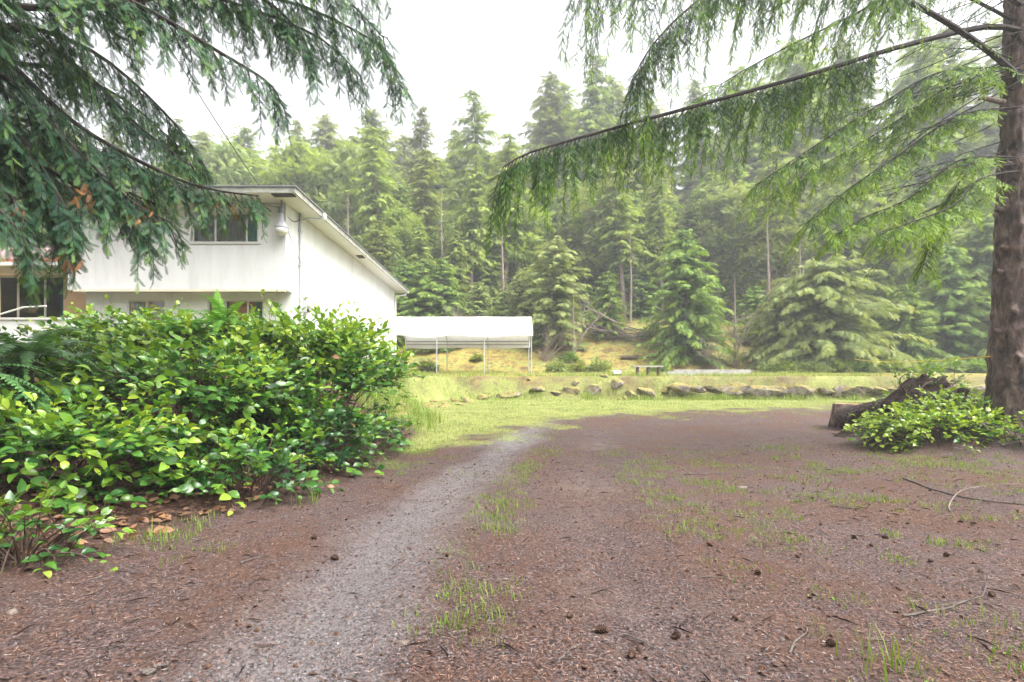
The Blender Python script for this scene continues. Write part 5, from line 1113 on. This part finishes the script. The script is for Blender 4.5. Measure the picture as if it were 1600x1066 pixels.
# ------------------------------------------------------------------ grass, needles, gravel chips, dead leaves
def blade_tmpl():
    V = [(0, -.06, 0), (0, .06, 0), (.12, -.045, .5), (.12, .045, .5), (.38, 0, 1.0)]; T = [(0, 1, 3), (0, 3, 2), (2, 3, 4)]
    return np.array(V), np.array(T)
BV, BT = blade_tmpl()
def scatter_grass(name, n, xr, yr, hmin, hmax, thr, label, seed, tshift=0., wmul=1.0, fn=None):
    rg = np.random.default_rng(seed); y = yr[0] + (yr[1] - yr[0]) * rg.uniform(size=n) ** 1.0; x = rg.uniform(*xr, n)
    w_, g, mo, li = masks(x, y); dens = fn(x, y) if fn is not None else g
    k = rg.uniform(size=n) < np.clip((dens - thr) / (1 - thr), 0, 1) * ((.35 + 1.1 * fbm(x * 2.3, y * 2.3, 5)) if name != 'drive_grass' else 1.6 * sstep(.42, .68, fbm(x * 9, y * 9, 6)) + .12); x, y = x[k], y[k]; n = len(x)
    az = rg.uniform(0, 6.28, n); h = rg.uniform(hmin, hmax, n) * (.6 + .8 * fbm(x * 1.1, y * 1.1, 15)); tilt = rg.uniform(.3, 1.6, n)
    X = np.stack([np.cos(az) * tilt, np.sin(az) * tilt, 0 * az], -1); Yv = np.stack([-np.sin(az), np.cos(az), 0 * az], -1) * wmul; Z = np.stack([0 * az, 0 * az, 1 + 0 * az], -1)
    Mx = np.stack([X, Yv, Z], -1) * h[:, None, None]; V, T, t = stamp(BV, BT, Mx, np.stack([x, y, H(x, y) - .005], -1), np.clip(rg.normal(.5 + tshift, .2, n), 0, 1))
    o = link(name, npmesh(name, V, T, t), M['grass']); tag(o, label, 'grass', kind='stuff'); return o
scatter_grass('lawn_grass', 90000, (-6, 13), (7, 20.5), .02, .065, .2, 'short yellow green grass of the lawn beyond the gravel', 1, .05, 1.3)
scatter_grass('drive_grass', 200000, (-4, 7.5), (1.9, 9.5), .018, .062, .12, 'sparse green sprigs growing through the gravel drive', 2, -.1)
scatter_grass('terrace_grass', 40000, (-7, 17), (19.2, 28), .05, .19, .0, 'longer pale grass on the terrace and rock wall', 3, .15, .8, lambda x, y: .95 * sstep(19.2, 20, y) * sstep(28, 23, y) * sstep(.35, .6, fbm(x * .9, y * .9, 25)))
scatter_grass('bank_grass', 26000, (-6, -1.6), (10.5, 20), .10, .28, .0, 'long fine grass on the bank below the house', 4, .1, .7, lambda x, y: .9 * sstep(-.6, .3, bank_edge(y) - x) * sstep(11, 13, y))
scatter_grass('rock_foot_grass', 11000, (-5, 17), (19.3, 20.15), .10, .30, .0, 'long pale grass at the foot of the boulder wall', 9, .1, .6, lambda x, y: .9 * sstep(.4, .65, fbm(x * 1.3, y * 2, 27)) * sstep(-4, 5, x))
rw = np.random.default_rng(66); x = rw.uniform(-3.5, 6.5, 60000); y = rw.uniform(1.9, 8.5, 60000); gk = masks(x, y)[1]; k = (rw.uniform(size=60000) < 1.5 * np.clip(gk - .25, 0, 1) * sstep(.5, .68, fbm(x * 6, y * 6, 16))) & (np.abs(x) < 1.1 * y); x, y = x[k], y[k]; n = len(x); az = rw.uniform(0, 6.28, n)
V, T, t = stamp(np.array([(0, 0, 0), (.5, -.35, .12), (1, 0, .05), (.5, .35, .12)]), np.array([(0, 1, 2), (0, 2, 3)]), frames(np.stack([np.cos(az), np.sin(az), rw.uniform(0, .8, n)], -1), np.array([0, 0, 1.])[None] + rw.normal(0, .2, (n, 3))) * rw.uniform(.010, .024, n)[:, None, None], np.stack([x, y, H(x, y) + .008], -1), np.clip(rw.normal(.3, .2, n), 0, 1))
tag(link('ground_weeds', npmesh('ground_weeds', V, T, t), M['grass']), 'tiny broad leaved weeds sprouting between the needles', 'weeds', kind='stuff')
# a few tall tufts
rt_ = np.random.default_rng(44)
for px, py, h, n in [(600, 0, 0, 0), (255, 850, .2, 14), (480, 785, .16, 26), (1165 + 215, 1040, .17, 16), (1395, 1050, .14, 14), (12, 870, .32, 6), (1580, 985, .12, 14), (295, 830, .16, 10), (1470, 800, .09, 12), (690, 985, .06, 26), (1280, 990, .07, 20), (1340, 940, .07, 20), (810, 830, .05, 20)]:
    if not n: continue
    p = G(px, py, 0); az = rt_.uniform(0, 6.28, n); hh_ = h * rt_.uniform(.5, 1.1, n); tl = rt_.uniform(.3, 1.5, n); X = np.stack([np.cos(az) * tl, np.sin(az) * tl, 0 * az], -1); Yv = np.stack([-np.sin(az), np.cos(az), 0 * az], -1) * .45; Z = np.stack([0 * az, 0 * az, 1 + 0 * az], -1)
    pos = rt_.normal(0, .03 + .25 * h, (n, 3)) * np.array([1, 1, 0]); V, T, t = stamp(BV, BT, np.stack([X, Yv, Z], -1) * hh_[:, None, None], pos, np.clip(rt_.normal(.35, .15, n), 0, 1))
    o = link('grass_tuft', npmesh('grass_tuft', V, T, t), M['grass'], None, p); tag(o, 'thin tuft of green grass blades growing from the drive edge', 'grass tuft', 'grass tufts at the drive edges')

def scatter_flat(name, n, xr, yr, tv, tf, smin, smax, mat, label, seed, dens, tint, lift, rough=.25, cat='litter'):
    rg = np.random.default_rng(seed); y = yr[0] + (yr[1] - yr[0]) * rg.uniform(size=n) ** 1.7; x = rg.uniform(*xr, n); k = (rg.uniform(size=n) < dens(x, y)) & (np.abs(x) < 1.15 * y + .3); x, y = x[k], y[k]; n = len(x)
    az = rg.uniform(0, 6.28, n); X = np.stack([np.cos(az), np.sin(az), rg.normal(0, rough, n)], -1); U = np.array([0, 0, 1.])[None] + rg.normal(0, rough * 1.5, (n, 3)); s = rg.uniform(smin, smax, n)
    V, T, t = stamp(tv, tf, frames(X, U) * s[:, None, None], np.stack([x, y, H(x, y) + lift], -1), np.clip(tint(x, y, rg), 0, 1)); o = link(name, npmesh(name, V, T, t), M[mat]); tag(o, label, cat, kind='stuff')
nv = np.array([(-.5, -.035, 0), (-.5, .035, 0), (.5, .02, 0), (.5, -.02, 0), (0, 0, .05)]); nt_ = np.array([(0, 1, 4), (1, 2, 4), (2, 3, 4), (3, 0, 4)])[:, ::-1]
nv2 = np.array([(-.5, -.055, 0), (.5, 0, 0.02), (-.45, .055, 0)]); nt2 = np.array([(0, 1, 2)])
scatter_flat('needle_litter', 240000, (-5.5, 7.5), (1.7, 9.5), nv2, nt2, .018, .042, 'needle', 'fallen red brown conifer needles strewn over the drive', 5, lambda x, y: .35 + .75 * sstep(.35, .65, fbm(x * .8, y * .8, 51)), lambda x, y, rg: rg.normal(.45, .3, len(x)) + .12 * sstep(1.2, 3, x), .006)
OV, OT = np.array([(1, 0, 0), (-1, 0, 0), (0, 1, 0), (0, -1, 0), (0, 0, .7), (0, 0, -.7)], float), np.array([(0, 2, 4), (2, 1, 4), (1, 3, 4), (3, 0, 4)])
scatter_flat('gravel_chips', 42000, (-3.2, 3), (1.7, 9), OV, OT, .004, .010, 'pebble', 'small wet gravel chips pressed into the wheel tracks', 6, lambda x, y: .12 + masks(x, y)[0], lambda x, y, rg: rg.normal(.5, .25, len(x)), .002, .3, 'gravel')
scatter_flat('leaf_litter', 6000, (-7, -1.5), (2.4, 11), LV, LT, .05, .11, 'deadleaf', 'brown dead leaves lying under the salal bank', 7, lambda x, y: sstep(-.15, .5, bank_edge(y) - x), lambda x, y, rg: rg.normal(.4, .25, len(x)), .02, .3)
TV, TT_ = np.array([(-.5, -.03, 0), (-.5, .03, 0), (.5, .015, .05), (.5, -.015, .05), (.05, 0, .09)]), np.array([(0, 4, 1), (1, 4, 2), (2, 4, 3), (3, 4, 0)])
scatter_flat('twig_litter', 1500, (-5, 7.5), (1.8, 10), TV, TT_, .03, .15, 'needle', 'small dark twigs strewn among the needles', 18, lambda x, y: .35 + .5 * sstep(1, 3, np.abs(x - .3)), lambda x, y, rg: rg.normal(.1, .15, len(x)), .006, .12)
scatter_flat('needle_drift', 60000, (-4, 7.5), (1.8, 9), nv2, nt2, .02, .045, 'needle', 'thick drifts of rust coloured needles right of the drive', 19, lambda x, y: 1.4 * sstep(.52, .68, fbm(x * 1.6, y * 1.6, 88)) * sstep(-.5, 2, x), lambda x, y, rg: rg.normal(.66, .16, len(x)), .009)
scatter_flat('bark_crumbs', 4200, (-4.5, 7), (1.8, 9), OV, OT, .006, .02, 'cone', 'dark bark crumbs and cone scales on the drive', 8, lambda x, y: .6 + 0 * x, lambda x, y, rg: rg.uniform(size=len(x)), .004, .4)

# ------------------------------------------------------------------ haze
def hazemat():
    m, nt, out = newmat('thin_mist'); v = N(nt, 'ShaderNodeVolumePrincipled'); v.inputs['Color'].default_value = (.93, .95, .96, 1); v.inputs['Density'].default_value = .0027; v.inputs['Anisotropy'].default_value = .2
    nt.links.new(v.outputs[0], out.inputs['Volume']); return m
mb = MB(); mb.box((-121, -51, -1.5), (121, 121, 47)); hz = link('haze', mb.mesh('haze'), hazemat()); tag(hz, 'thin pale mist hanging in the forest air', 'haze', kind='stuff')
hz.visible_shadow = True

for o in C.objects:
    if '_o' in o: del o['_o']
